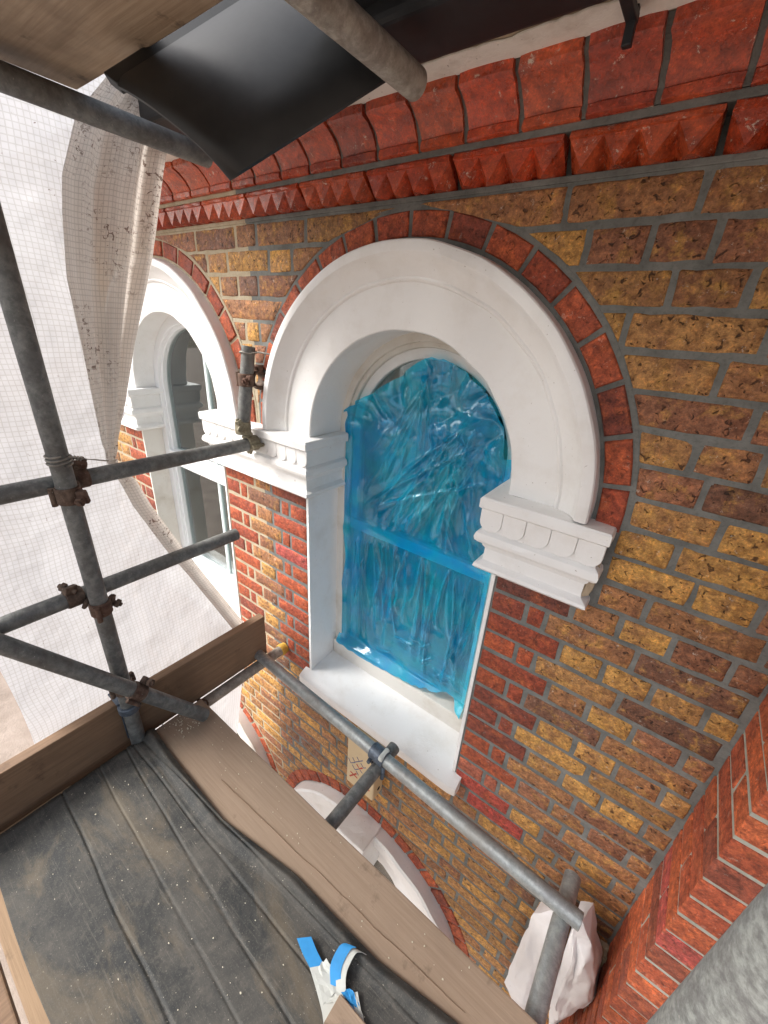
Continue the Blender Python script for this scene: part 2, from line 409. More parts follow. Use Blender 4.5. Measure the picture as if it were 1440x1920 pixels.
def path_tube(name, pts, r, mat, parent=None, seg=8, closed=False, origin=None):
    pts = [Vector(p) for p in pts]; n = len(pts); V, F = [], []
    up = None
    for i, p in enumerate(pts):
        t = (pts[(i + 1) % n] - pts[i - 1]) if closed else (pts[min(i + 1, n - 1)] - pts[max(i - 1, 0)])
        t.normalize()
        if up is None: _, a, b = frame_from(t)
        else:
            a = (up - t * up.dot(t)).normalized(); b = t.cross(a)
        up = a
        for k in range(seg):
            an = 2 * PI * k / seg; V.append(p + (a * math.cos(an) + b * math.sin(an)) * r)
    m = n if closed else n - 1
    for i in range(m):
        for k in range(seg):
            j = (i + 1) % n
            F.append((i * seg + k, i * seg + (k + 1) % seg, j * seg + (k + 1) % seg, j * seg + k))
    if not closed:
        F.append(tuple(range(seg))[::-1]); F.append(tuple((n - 1) * seg + k for k in range(seg)))
    o = mesh_obj(name, V, F, mat, parent, smooth=True, origin=origin if origin is not None else pts[0]); recalc(o, 0.9); return o
def clip_half(poly, n, d):                       # keep n.p >= d
    out = []
    for i in range(len(poly)):
        a, b = poly[i], poly[(i + 1) % len(poly)]
        da, db = n[0] * a[0] + n[1] * a[1] - d, n[0] * b[0] + n[1] * b[1] - d
        if da >= 0: out.append(a)
        if (da >= 0) != (db >= 0):
            t = da / (da - db); out.append((lerp(a[0], b[0], t), lerp(a[1], b[1], t)))
    return out
def area(poly):
    return abs(sum(a[0] * b[1] - b[0] * a[1] for a, b in zip(poly, poly[1:] + poly[:1]))) / 2

def brick_geo(poly, mapf, rnd, proud=0.005, step=0.030, rough=1.0, back=0.03):
    """a worn brick: wavy outline, rounded arris, slightly uneven front (grid for whole bricks, flat front for cut ones)"""
    n = len(poly)
    s = sum(a[0] * b[1] - b[0] * a[1] for a, b in zip(poly, poly[1:] + poly[:1]))
    if s < 0: poly = poly[::-1]
    sd = rnd.uniform(0, 99)
    def wob(p, f, a): return Vector((mnoise.noise(Vector((p[0] * f + sd, p[1] * f, 0))), mnoise.noise(Vector((p[0] * f, p[1] * f + sd, 5)))) ) * a
    if n == 4:
        A, B, C, D = (Vector(p) for p in poly)
        nu = max(2, round((B - A).length / step)); nv = max(2, round((D - A).length / step)) if (D - A).length > 0.03 else 2
        tilt = (rnd.uniform(-1, 1) * 0.0015, rnd.uniform(-1, 1) * 0.0015)
        V, F, idx = [], [], {}
        cw = [max(0.0, rnd.gauss(0.0015, 0.0022)) * rough for _ in range(4)]
        def pt(u, v): return A.lerp(B, u).lerp(D.lerp(C, u), v)
        def ticks(n_, L_): e_ = min(0.0032 / L_, 0.2); return [0.0, e_] + [i / n_ for i in range(1, n_)] + [1 - e_, 1.0]
        us, vs2 = ticks(nu, (B - A).length), ticks(nv, (D - A).length); nu, nv = len(us) - 1, len(vs2) - 1
        for i in range(nu + 1):
            for j in range(nv + 1):
                u, v = us[i], vs2[j]; p = pt(u, v); edge = i in (0, nu) or j in (0, nv)
                p2 = p + wob(p, 30, 0.0018 * rough) + wob(p, 80, 0.0024 * rough)
                if edge:
                    c = Vector(((0.5 - u) * 2, (0.5 - v) * 2))
                    if i in (0, nu) and j in (0, nv): q = cw[(i > 0) + 2 * (j > 0)]; p2 += Vector((c.x, c.y)) * q * 0.8
                    d = proud - 0.0014 - rnd.uniform(0, 0.0012) * rough
                else: d = proud + mnoise.noise(Vector((p.x * 30 + sd, p.y * 30, 1))) * 0.0012 * rough
                d += tilt[0] * (u - 0.5) + tilt[1] * (v - 0.5)
                idx[i, j] = len(V); V.append(mapf(p2.x, p2.y, d))
                if edge: idx[i, j, 'p'] = p2
        for i in range(nu):
            for j in range(nv): F.append((idx[i, j], idx[i + 1, j], idx[i + 1, j + 1], idx[i, j + 1]))
        per = [(i, 0) for i in range(nu)] + [(nu, j) for j in range(nv)] + [(i, nv) for i in range(nu, 0, -1)] + [(0, j) for j in range(nv, 0, -1)]
        b0 = len(V)
        for k in per: p2 = idx[k[0], k[1], 'p']; V.append(mapf(p2.x, p2.y, -back))
        m = len(per)
        for i in range(m): F.append((idx[per[i]], b0 + i, b0 + (i + 1) % m, idx[per[(i + 1) % m]]))
        cc = pt(0.5, 0.5); return V, F, mapf(cc.x, cc.y, 0)
    pts = []
    for i in range(n):
        a, b = Vector(poly[i]), Vector(poly[(i + 1) % n]); k = max(1, int((b - a).length / step))
        for j in range(k): pts.append(a.lerp(b, j / k))
    m = len(pts); cx = sum((p for p in pts), Vector((0, 0))) / m
    o1 = [p + wob(p, 60, 0.0016 * rough) for p in pts]
    o2 = [p + (cx - p).normalized() * min(0.004, (cx - p).length * 0.3) for p in o1]
    V = [mapf(p.x, p.y, -back) for p in o1] + [mapf(p.x, p.y, proud * 0.3) for p in o1] + [mapf(p.x, p.y, proud) for p in o2]
    F = [(r * m + i, r * m + (i + 1) % m, (r + 1) * m + (i + 1) % m, (r + 1) * m + i) for r in range(2) for i in range(m)]
    F.append(tuple(2 * m + i for i in range(m)))
    return V, F, mapf(cx.x, cx.y, 0)

def wallmap(u, v, d): return Vector((u, -d, v))

# brick colours (real clay colours)
def stock_col(rnd):
    t = rnd.random()
    if t < 0.20: c = (0.43, 0.235, 0.065)
    elif t < 0.48: c = (0.34, 0.18, 0.062)
    elif t < 0.76: c = (0.28, 0.132, 0.055)
    elif t < 0.92: c = (0.245, 0.105, 0.055)
    else: c = (0.16, 0.075, 0.045)
    f = rnd.uniform(1.05, 1.6); return tuple(v * f for v in c)
def red_col(rnd):
    t = rnd.random()
    c = (0.42, 0.092, 0.036) if t < 0.55 else ((0.35, 0.07, 0.032) if t < 0.85 else (0.25, 0.06, 0.036))
    f = rnd.uniform(0.85, 1.15); return tuple(v * f for v in c)

# ------------------------------------------------------------------ setting
V = [(-60, -60, -4.2), (60, -60, -4.2), (60, 60, -4.2), (-60, 60, -4.2)]
tag(mesh_obj('ground', V, [(0, 1, 2, 3)], 'paving'), kind='structure')

W = 0.398                                       # half width between the brick jambs
PITCH = 1.349                                   # window spacing
XC = (0.0, -PITCH)
ARC = (0.005, 0.30)                             # arch centre of the main window (x, z)
LARC_Z = -2.17                                  # springing of the arches below
CORNER = 1.022
ROUT = 0.668                                    # outside of the mortar round the brick ring
XMIN = -2.35

# --- mortar bed with the openings cut
def loop_open(xc, zb, zs, half, R, n=40):
    pts = [(xc - half, zb), (xc + half, zb)]
    if R > half: pts += [(xc + half, zs), (xc + R, zs)]
    else: pts += [(xc + half, zs)]
    for i in range(1, n): a = PI * i / n; pts.append((xc + R * math.cos(a), zs + R * math.sin(a)))
    pts += [(xc - R, zs)] + ([(xc - half, zs)] if R > half else [])
    return pts
def sheet_with_holes(outer, holes, y):
    bm = bmesh.new()
    for lp in [outer] + holes:
        vs_ = [bm.verts.new((p[0], y, p[1])) for p in lp]
        for a, b in zip(vs_, vs_[1:] + vs_[:1]): bm.edges.new((a, b))
    bmesh.ops.triangle_fill(bm, use_beauty=True, use_dissolve=False, edges=bm.edges[:])
    return bm
holes = []
for xc in XC:
    holes.append(loop_open(xc + (0.005 if xc == 0 else 0.0), -0.93, 0.30, 0.394, 0.585))
    holes.append(loop_open(xc, -3.5, LARC_Z, 0.394, 0.585))
bm = sheet_with_holes([(XMIN, -4.2), (CORNER + 0.05, -4.2), (CORNER + 0.05, 0.9835), (XMIN, 0.9835)], holes, 0.0)
ret = bmesh.ops.extrude_face_region(bm, geom=bm.faces[:])
bmesh.ops.translate(bm, vec=(0, 0.10, 0), verts=[e for e in ret['geom'] if isinstance(e, bmesh.types.BMVert)])
bmesh.ops.recalc_face_normals(bm, faces=bm.faces)
me = bpy.data.meshes.new('brick_wall'); bm.to_mesh(me); bm.free(); me.materials.append(MAT['mortar'])
wall = bpy.data.objects.new('brick_wall', me); COL.objects.link(wall)
tag(wall, 'yellow and brown stock brick house wall with grey mortar around the arched windows', 'wall')

# --- brick layout of the wall face
rnd = random.Random(11)
CH = 0.075
RIGHT = {-2: [0.769, 0.99], -3: [0.837, 0.951], -4: [0.78, 1.0], -5: [0.835, 0.95], -6: [0.783, 0.995], -7: [0.745, 0.853, 0.965], -8: [0.813, 0.925],
         -9: [0.737, 0.962], -10: [0.556, 0.784, 0.90], -11: [0.614, 0.732, 0.955], -12: [0.443, 0.556, 0.659, 0.885], -13: [0.387, 0.617, 0.84]}
SPAN = {-13: [-0.984, -0.731, -0.618, -0.379], -12: [-0.92, -0.792, -0.559, -0.446], -11: [-0.85, -0.738, -0.622], -10: [-0.90], -9: [-0.71, -0.63]}
def sill_skip(poly, xc):
    return False
bricks = []                                     # (poly, colour, red, rough)
def add(x0, x1, n, red=False, col=None, g=0.0061):
    z1, z0 = -CH * n, -CH * (n + 1)
    jz = rnd.uniform(-0.0015, 0.0015)
    poly = [(x0 + g, z0 + g + jz), (x1 - g, z0 + g + jz), (x1 - g, z1 - g + jz), (x0 + g, z1 - g + jz)]
    if poly[1][0] - poly[0][0] < 0.012: return
    for cx, cz in [(ARC[0], ARC[1]), (ARC[0] - PITCH, ARC[1]), (0, LARC_Z), (-PITCH, LARC_Z)]:
        if not poly: return
        bx = sum(p[0] for p in poly) / len(poly) - cx; bz = sum(p[1] for p in poly) / len(poly) - cz
        if z1 <= cz: continue
        if z1 > cz and bz > -0.04:
            far = max(math.hypot(p[0] - cx, p[1] - cz) for p in poly)
            near = min(math.hypot(p[0] - cx, p[1] - cz) for p in poly)
            if near > ROUT + 0.03: continue
            if far < ROUT + 0.004: return
            rr = ROUT + 0.001; hit = []
            for p, q in zip(poly, poly[1:] + poly[:1]):
                dx, dz = q[0] - p[0], q[1] - p[1]; fx, fz = p[0] - cx, p[1] - cz
                A_, B_, C_ = dx * dx + dz * dz, 2 * (fx * dx + fz * dz), fx * fx + fz * fz - rr * rr
                D_ = B_ * B_ - 4 * A_ * C_
                if D_ > 0 and A_ > 1e-12:
                    for sg in (-1, 1):
                        t = (-B_ + sg * math.sqrt(D_)) / (2 * A_)
                        if 0 <= t <= 1: hit.append((p[0] + dx * t, p[1] + dz * t))
            if len(hit) >= 2:
                hit.sort(key=lambda h: math.atan2(h[1] - cz, h[0] - cx)); h0, h1 = hit[0], hit[-1]
                nx, nz = h1[1] - h0[1], h0[0] - h1[0]; L = math.hypot(nx, nz) or 1; nx, nz = nx / L, nz / L
                if nx * (h0[0] - cx) + nz * (h0[1] - cz) < 0: nx, nz = -nx, -nz
                poly = clip_half(poly, (nx, nz), nx * h0[0] + nz * h0[1] + 0.001)
            else:
                L = math.hypot(bx, bz); nx, nz = bx / L, bz / L
                poly = clip_half(poly, (nx, nz), nx * cx + nz * cz + rr)
            if len(poly) < 3 or area(poly) < 0.0006: return
    poly = [p for i, p in enumerate(poly) if math.hypot(p[0] - poly[i - 1][0], p[1] - poly[i - 1][1]) > 0.002]
    if len(poly) < 3: return
    bricks.append((poly, col or (red_col(rnd) if red else stock_col(rnd)), red))
def cuts(xs, a, b):
    xs = [a] + [x for x in xs if a + 0.02 < x < b - 0.02] + [b]; return list(zip(xs, xs[1:]))
for n in range(-13, 46):
    zt, zb = -CH * n, -CH * (n + 1); zm = (zt + zb) / 2
    even = n % 2 == 0
    if n <= -2:                                  # beside the arches and capitals
        a = 0.66 if zm < 0.30 else ARC[0]
        for x0, x1 in cuts(RIGHT[n], a, CORNER): add(x0, x1, n)
        if n >= -13 and zm > 0.30:
            xs = SPAN.get(n, [-0.675]); 
            for x0, x1 in cuts(xs, -PITCH, 0.0): add(x0, x1, n)
            for x0, x1 in cuts([-2.2 + 0.1125 * k + (0.05 if even else 0) for k in range(0, 14, 2)], XMIN, -PITCH): add(x0, x1, n)
        elif zm < 0.30:
            for x0, x1 in cuts([-2.2], XMIN, -PITCH - 0.66): add(x0, x1, n)
    elif n <= 11:                                # jambs with red quoins
        s = [W, W + 0.107, W + 0.163] + [W + 0.163 + 0.225 * k for k in (1, 2)] if even else [W, W + 0.22] + [W + 0.22 + 0.1125 * k for k in (1, 2, 3)]
        s = s + [CORNER]
        for i, (x0, x1) in enumerate(zip(s, s[1:])):
            red = i < (2 if even else 1)
            c = None
            if n == -1 and i == 0: c = (0.17, 0.055, 0.04)
            if n == 10 and i < 2: c = (0.40, 0.12, 0.07)
            if n == 11 and i == 0: c = (0.46, 0.075, 0.055)
            add(x0, x1, n, red, c)
        L0 = -W - 0.5525
        s = [0, 0.107, 0.163, 0.3895, 0.4455, 0.5525] if even else [0, 0.22, 0.3325, 0.5525]
        for i, (a, b) in enumerate(zip(s, s[1:])):
            red = (i != 2) if even else (i != 1)
            c = (0.46, 0.09, 0.075) if (n == 3 and i == 2) else None
            add(L0 + a, L0 + b, n, red, c)
        e = -PITCH - W
        s = [0, 0.107, 0.163, 0.388, 0.6] if even else [0, 0.22, 0.3325, 0.445, 0.6]
        for i, (a, b) in enumerate(zip(s, s[1:])): add(e - b, e - a, n, i < (2 if even else 1))
    else:                                        # full courses below the sills
        x = CORNER - (0.0 if even else 0.165); xs = [x]; k = n % 2
        while x > XMIN:
            x -= 0.225 if k % 2 == 0 else 0.1125; xs.append(x); k += 1
        xs = sorted(xs)
        if even: xs = xs[:-1]
        for x0, x1 in zip(xs, xs[1:] + [CORNER]):
            if zm < LARC_Z and any(abs((x0 + x1) / 2 - xc) < 0.62 for xc in XC): continue
            c, red = None, False
            if n == 12 and abs(x0 - 0.46) < 0.12 and x0 > 0.38: c, red = (0.46, 0.07, 0.055), True
            if zm > -0.96 and -0.44 < x0 < 0.44 and x1 < 0.5 and zm > -0.945: 
                if x1 < 0.44: continue
            if zm > -0.96 and abs((x0 + x1) / 2 + PITCH) < 0.40: continue
            add(x0, x1, n, red, c)
def seen_size(poly):
    P = [proj((p[0], 0, p[1])) for p in poly]
    if any(p is None for p in P): return 0
    if all(p[0] < -20 or p[0] > 1460 or p[1] < -20 or p[1] > 1940 for p in P): return 0
    return area(P)
bricks.sort(key=lambda b: -seen_size(b[0]))
SV, SF, SC = {0: [], 1: []}, {0: [], 1: []}, {0: [], 1: []}
for i, (poly, c, red) in enumerate(bricks):
    V, F, o = brick_geo(poly, wallmap, rnd, proud=rnd.uniform(0.0009, 0.0028), rough=0.65 if red else 1.0)
    if i < 298 and seen_size(poly) > 60:
        mesh_obj('brick', V, F, 'red_brick' if red else 'stock_brick', wall, smooth=True, origin=o, col=c)
    else:
        k = int(red); b = len(SV[k]); SV[k] += V; SF[k] += [tuple(b + q for q in f) for f in F]; SC[k] += [c] * len(V)
for k, mname in ((0, 'stock_brick'), (1, 'red_brick')):
    if SV[k]: tag(mesh_obj('bricks', SV[k], SF[k], mname, wall, smooth=True, col=SC[k]), kind='stuff')

# --- brick rings over the arches
def ring_arch(cx, cz, label, nb, a0, a1, r_in=0.602, r_out=0.657, lo=0, hi=180, seed=3):
    rn = random.Random(seed)
    o = empty('brick_arch', (cx, 0, cz), label, 'brick arch', 'red brick rings over the window arches')
    # mortar ring
    Vv, Ff = [], []
    n = 48
    for i in range(n + 1):
        a = math.radians(lerp(a0, a1, i / n)); ca, sa = math.cos(a), math.sin(a)
        for r, y in ((0.585, 0.0), (0.585, 0.001), (0.668, -0.0015), (0.668, 0.02)):
            Vv.append((cx + r * ca, y, cz + r * sa))
    for i in range(n):
        for k in range(3): Ff.append((i * 4 + k, i * 4 + k + 1, (i + 1) * 4 + k + 1, (i + 1) * 4 + k))
    recalc(mesh_obj('mortar_ring', Vv, Ff, 'mortar', o))
    st = (a1 - a0) / nb
    for i in range(nb):
        a = math.radians(a0 + i * st) + 0.0095; b = math.radians(a0 + (i + 1) * st) - 0.0095
        if math.degrees(b) < lo or math.degrees(a) > hi: continue
        ts = [a, (a + b) / 2, b]
        poly = [(cx + r_out * math.cos(t), cz + r_out * math.sin(t)) for t in ts] + [(cx + r_in * math.cos(t), cz + r_in * math.sin(t)) for t in ts[::-1]]
        Vb, Fb, c = brick_geo(poly, wallmap, rn, proud=rn.uniform(0.005, 0.009), rough=0.7, step=0.03)
        mesh_obj('brick', Vb, Fb, 'red_brick', o, smooth=True, origin=c, col=red_col(rn))
    return o
ring_arch(ARC[0], ARC[1], 'ring of red bricks around the white arch of the window wrapped in blue film', 18, -2, 182, seed=5)
ring_arch(ARC[0] - PITCH, ARC[1], 'ring of red bricks around the white arch beside the hanging sheet', 9, -2, 90, seed=6)
ring_arch(0, LARC_Z, 'ring of red bricks over the lower white arch with the keystone', 22, 0, 180, r_out=0.672, seed=7)
ring_arch(-PITCH, LARC_Z, 'ring of red bricks over the lower white arch beyond the toe board end', 9, 0, 90, seed=8)

# --- arch mouldings, windows
PROFILE = [(0.382, 0.166), (0.382, 0.004), (0.385, 0.0), (0.44, 0.001), (0.500, 0.0), (0.5035, -0.006), (0.508, -0.008), (0.513, -0.006), (0.516, -0.008),
           (0.528, -0.013), (0.545, -0.024), (0.556, -0.037), (0.561, -0.047), (0.565, -0.051), (0.582, -0.052), (0.589, -0.050), (0.592, -0.045), (0.592, 0.012)]
def sweep_arch(name, cx, cz, prof, mat, parent, a0=0.0, a1=180.0, n=72, wob=0.0, seed=1):
    Vv, Ff = [], []; m = len(prof)
    for i in range(n + 1):
        a = math.radians(lerp(a0, a1, i / n))
        for r, y in prof:
            w = mnoise.noise(Vector((r * 9 + seed, a * 6, y * 20))) * wob
            Vv.append((cx + (r + w) * math.cos(a), y + w, cz + (r + w) * math.sin(a)))
    for i in range(n):
        for k in range(m - 1): Ff.append((i * m + k, i * m + k + 1, (i + 1) * m + k + 1, (i + 1) * m + k))
    o = mesh_obj(name, Vv, Ff, mat, parent, smooth=True, origin=(cx, 0, cz)); recalc(o, 0.45); return o
def wall_panel(name, x, y0, y1, z0, z1, mat, parent, sgn, wob=0.001):
    """painted plaster reveal: a slab with a slightly uneven face"""
    Vv, Ff = [], []; ny, nz = 4, 24
    for i in range(nz + 1):
        for j in range(ny + 1):
            z, y = lerp(z0, z1, i / nz), lerp(y0, y1, j / ny)
            Vv.append((x + mnoise.noise(Vector((x * 5, y * 14, z * 6))) * wob, y, z))
    for i in range(nz):
        for j in range(ny): Ff.append((i * (ny + 1) + j, i * (ny + 1) + j + 1, (i + 1) * (ny + 1) + j + 1, (i + 1) * (ny + 1) + j))
    b = len(Vv)
    for z in (z0, z1):
        for y in (y0, y1): Vv.append((x + sgn * 0.012, y, z))
    c = [0, ny, nz * (ny + 1), nz * (ny + 1) + ny]
    Ff += [(b, b + 1, b + 3, b + 2)]
    Ff += [tuple(i * (ny + 1) for i in range(nz + 1)) + (b + 2, b), tuple(i * (ny + 1) + ny for i in range(nz + 1)) + (b + 3, b + 1)]
    o = mesh_obj(name, Vv, Ff, mat, parent, smooth=False, origin=(x, y0, z0)); recalc(o, 0.4); return o
def arch_band(name, cx, cz, zb, half, Rin, Rout, y0, y1, mat, parent, bev=0.003, n=40):
    """a frame following jambs and arched head, rectangular section"""
    line = [(half, zb)] + [(half, lerp(zb, cz, t)) for t in (0.33, 0.66)] + [(half * math.cos(PI * i / n), cz + half * math.sin(PI * i / n)) for i in range(n + 1)] + [(-half, lerp(cz, zb, t)) for t in (0.33, 0.66)] + [(-half, zb)]
    inn = [(Rin, zb)] + [(Rin, lerp(zb, cz, t)) for t in (0.33, 0.66)] + [(Rin * math.cos(PI * i / n), cz + Rin * math.sin(PI * i / n)) for i in range(n + 1)] + [(-Rin, lerp(cz, zb, t)) for t in (0.33, 0.66)] + [(-Rin, zb)]
    Vv, Ff = [], []
    for (a, b), (c, d) in zip(line, inn):
        ux, uz = (c - a), (d - b); L = math.hypot(ux, uz); ux /= L; uz /= L
        for px, pz, y in ((a, b, y1), (a, b, y0), (c - ux * bev, d - uz * bev, y0), (c, d, y0 + bev), (c, d, y1)):
            Vv.append((cx + px, y, pz))
    m = 5
    for i in range(len(line) - 1):
        for k in range(m): Ff.append((i * m + k, i * m + (k + 1) % m, (i + 1) * m + (k + 1) % m, (i + 1) * m + k))
    Ff.append(tuple(range(m))); Ff.append(tuple((len(line) - 1) * m + k for k in range(m))[::-1])
    o = mesh_obj(name, Vv, Ff, mat, parent, smooth=True, origin=(cx, y0, zb)); recalc(o, 0.5); return o
def arch_pane(name, cx, cz, zb, half, y, mat, parent):
    n = 32
    pts = [(cx + half, zb)] + [(cx + half * math.cos(PI * i / n), cz + half * math.sin(PI * i / n)) for i in range(n + 1)] + [(cx - half, zb)]
    Vv = [(p[0], y, p[1]) for p in pts] + [(p[0], y + 0.004, p[1]) for p in pts]; k = len(pts)
    Ff = [tuple(range(k)), tuple(range(k, 2 * k))[::-1]] + [(i, (i + 1) % k, k + (i + 1) % k, k + i) for i in range(k)]
    o = mesh_obj(name, Vv, Ff, mat, parent, origin=(cx, y, zb)); recalc(o); return o

def sill_obj(name, x0, x1, mat, parent):
    prof = [(0.20, -0.830), (0.165, -0.836), (0.10, -0.842), (0.02, -0.850), (-0.02, -0.862), (-0.044, -0.873), (-0.050, -0.878), (-0.052, -0.884), (-0.052, -0.918), (-0.049, -0.925), (-0.03, -0.927), (0.02, -0.929), (0.20, -0.929)]
    Vv, Ff = [], []; n = 30; m = len(prof)
    for i in range(n + 1):
        x = lerp(x0, x1, i / n); e = 0.006 if i in (0, n) else 0.0
        for y, z in prof:
            w = mnoise.noise(Vector((x * 7, y * 20, z * 20))) * 0.0022
            Vv.append((x + (0.0), y + (e if y < 0.01 else 0) + w, z + w * 0.6 - (e * 0.4 if z > -0.9 else 0)))
    for i in range(n):
        for k in range(m): Ff.append((i * m + k, i * m + (k + 1) % m, (i + 1) * m + (k + 1) % m, (i + 1) * m + k))
    Ff += [tuple(range(m)), tuple(n * m + k for k in range(m))[::-1]]
    o = mesh_obj(name, Vv, Ff, mat, parent, smooth=True, origin=((x0 + x1) / 2, 0, -0.93)); recalc(o, 0.5); return o

# main window
win = empty('arched_window', (0, 0.0, -0.93), 'large round-arched white sash window wrapped in blue plastic film', 'window', 'round-arched upper windows')
sweep_arch('arch_moulding', ARC[0], ARC[1], PROFILE, 'white_paint', win, wob=0.0025)
for sg in (-1, 1):
    wall_panel('reveal', sg * 0.387 + (0.0), -0.004, 0.168, -0.855, 0.075, 'white_paint', win, sg)
    wall_panel('reveal', sg * 0.384 + (0.0), 0.02, 0.168, 0.06, 0.315, 'white_paint', win, sg)
sill_obj('sill', -0.428, 0.428, 'white_paint', win)
fr = arch_band('window_frame', ARC[0] - 0.005, ARC[1], -0.86, 0.40, 0.352, 0.40, 0.166, 0.25, 'dirty_white', win)
arch_band('staff_bead', ARC[0] - 0.005, ARC[1], -0.86, 0.356, 0.335, 0.36, 0.180, 0.25, 'dirty_white', fr)
bevel_box('frame_sill', (-0.385, 0.146, -0.85), (0.385, 0.25, -0.756), 'dirty_white', fr, 0.006)
su = arch_band('upper_sash', ARC[0] - 0.005, ARC[1], -0.12, 0.337, 0.300, 0.337, 0.196, 0.226, 'white_paint', win)
bevel_box('meeting_rail', (-0.335, 0.190, -0.125), (0.335, 0.23, -0.075), 'white_paint', su, 0.004)
arch_pane('pane', 0.0, ARC[1], -0.08, 0.305, 0.21, 'pane_glass', su)
sl = empty('x', (0, 0, 0), 'x', 'x'); bpy.data.objects.remove(sl)
ls = bevel_box('lower_sash', (-0.335, 0.216, -0.815), (0.335, 0.245, -0.755), 'white_paint', win, 0.004)
for sg in (-1, 1): bevel_box('stile', (sg * 0.316 - 0.02, 0.216, -0.757), (sg * 0.316 + 0.02, 0.245, -0.10), 'white_paint', ls, 0.003)
bevel_box('pane', (-0.30, 0.228, -0.76), (0.30, 0.232, -0.10), 'pane_glass', ls, 0)

# left window
lx = -PITCH
lw = empty('arched_window', (lx, 0.0, -0.93), 'white round-arched window with clear glass half hidden by the hanging sheet', 'window', 'round-arched upper windows')
sweep_arch('arch_moulding', lx + ARC[0], ARC[1], PROFILE, 'white_paint', lw, wob=0.0025, seed=9)
for sg in (-1, 1):
    wall_panel('reveal', lx + sg * 0.387, -0.004, 0.168, -0.855, 0.075, 'white_paint' if sg > 0 else 'dirty_white', lw, sg)
    wall_panel('reveal', lx + sg * 0.384, 0.02, 0.168, 0.06, 0.315, 'dirty_white', lw, sg)
so = sill_obj('sill', lx - 0.428, lx + 0.428, 'dirty_white', lw)
fr = arch_band('window_frame', lx, ARC[1], -0.84, 0.395, 0.335, 0.395, 0.105, 0.17, 'upvc', lw)
arch_band('glazing_bead', lx, ARC[1], -0.80, 0.337, 0.318, 0.337, 0.122, 0.17, 'upvc', fr)
bevel_box('transom_rail', (lx - 0.335, 0.098, -0.135), (lx + 0.335, 0.16, -0.055), 'upvc', fr, 0.008)
bevel_box('bottom_rail', (lx - 0.335, 0.100, -0.84), (lx + 0.335, 0.16, -0.755), 'upvc', fr, 0.008)
for z0, z1 in ((-0.05, 0.60), (-0.755, -0.135)):
    bevel_box('glazing_bar', (-1.265, 0.136, z0), (-1.247, 0.156, z1), 'glazing_bar', fr, 0.003)
arch_pane('pane', lx, ARC[1], -0.06, 0.33, 0.146, 'pane_glass', fr)
bevel_box('pane', (lx - 0.33, 0.146, -0.76), (lx + 0.33, 0.150, -0.13), 'pane_glass', fr, 0)

# rooms behind the glass
for xc, nm in ((0.0, 'room_behind'), (lx, 'room_behind')):
    x0, x1, y0, y1, z0, z1 = xc - 0.62, xc + 0.62, 0.101, 1.5, -1.2, 1.1
    Vv = [(x, y, z) for x in (x0, x1) for y in (y0, y1) for z in (z0, z1)]
    o = mesh_obj('room', Vv, [(0, 4, 6, 2), (1, 3, 7, 5), (2, 6, 7, 3), (0, 2, 3, 1), (4, 5, 7, 6)], 'room'); tag(o, kind='structure')
def curtain(x0, x1, y, z0, z1, label, seed):
    Vv, Ff = [], []; nx, nz = 40, 14
    for i in range(nz + 1):
        for j in range(nx + 1):
            u = j / nx; t = i / nz
            Vv.append((lerp(x0, x1, u) + 0.02 * math.sin(t * 3 + seed), y + 0.022 * math.sin(u * 26 + seed + t) + 0.01 * math.sin(u * 61), lerp(z0, z1, t)))
    for i in range(nz):
        for j in range(nx): Ff.append((i * (nx + 1) + j, i * (nx + 1) + j + 1, (i + 1) * (nx + 1) + j + 1, (i + 1) * (nx + 1) + j))
    o = mesh_obj('curtain', Vv, Ff, 'curtain_cloth', None, smooth=True, origin=((x0 + x1) / 2, y, z0))
    md = o.modifiers.new('s', 'SOLIDIFY'); md.thickness = 0.003
    return tag(o, label, 'curtain')
curtain(-0.42, -0.05, 0.36, -0.9, 0.75, 'pale grey curtain behind the glass of the film-wrapped window', 1.0)
curtain(lx - 0.36, lx + 0.36, 0.21, -0.9, 0.75, 'pale grey cloth added behind the clear left window to lighten its panes', 2.0)  # added cloth, stands in for the grey reflections in these panes

# lower arches
lwin = empty('lower_arch', (0, 0, LARC_Z), 'white painted lower arch with a block keystone below the scaffold deck', 'arch', 'lower window arches')
LP = [(0.30, 0.17), (0.30, -0.004), (0.50, -0.008), (0.505, -0.05), (0.515, -0.062), (0.585, -0.068), (0.597, -0.06), (0.597, 0.012)]
sweep_arch('arch_moulding', 0, LARC_Z, LP, 'white_paint', lwin, wob=0.004, seed=4)
bevel_box('keystone', (-0.078, -0.150, -1.86), (0.098, 0.0, -1.572), 'white_paint', lwin, 0.006, jitter=0.0025, rnd=random.Random(3), sub=3)
arch_pane('pane', 0, LARC_Z, -3.3, 0.365, 0.12, 'pane_glass', lwin)
l2 = empty('lower_arch', (lx, 0, LARC_Z), 'white painted lower arch far below the end of the toe board', 'arch', 'lower window arches')
sweep_arch('arch_moulding', lx, LARC_Z, LP, 'dirty_white', l2, wob=0.004, seed=5)
arch_pane('pane', lx, LARC_Z, -3.3, 0.365, 0.12, 'pane_glass', l2)
for xc in XC:
    o = mesh_obj('room', [(xc + a, y, z) for a in (-0.6, 0.6) for y in (0.101, 1.2) for z in (-3.6, -1.3)], [(0, 4, 6, 2), (1, 3, 7, 5), (2, 6, 7, 3), (0, 2, 3, 1), (4, 5, 7, 6)], 'room'); tag(o, kind='structure')

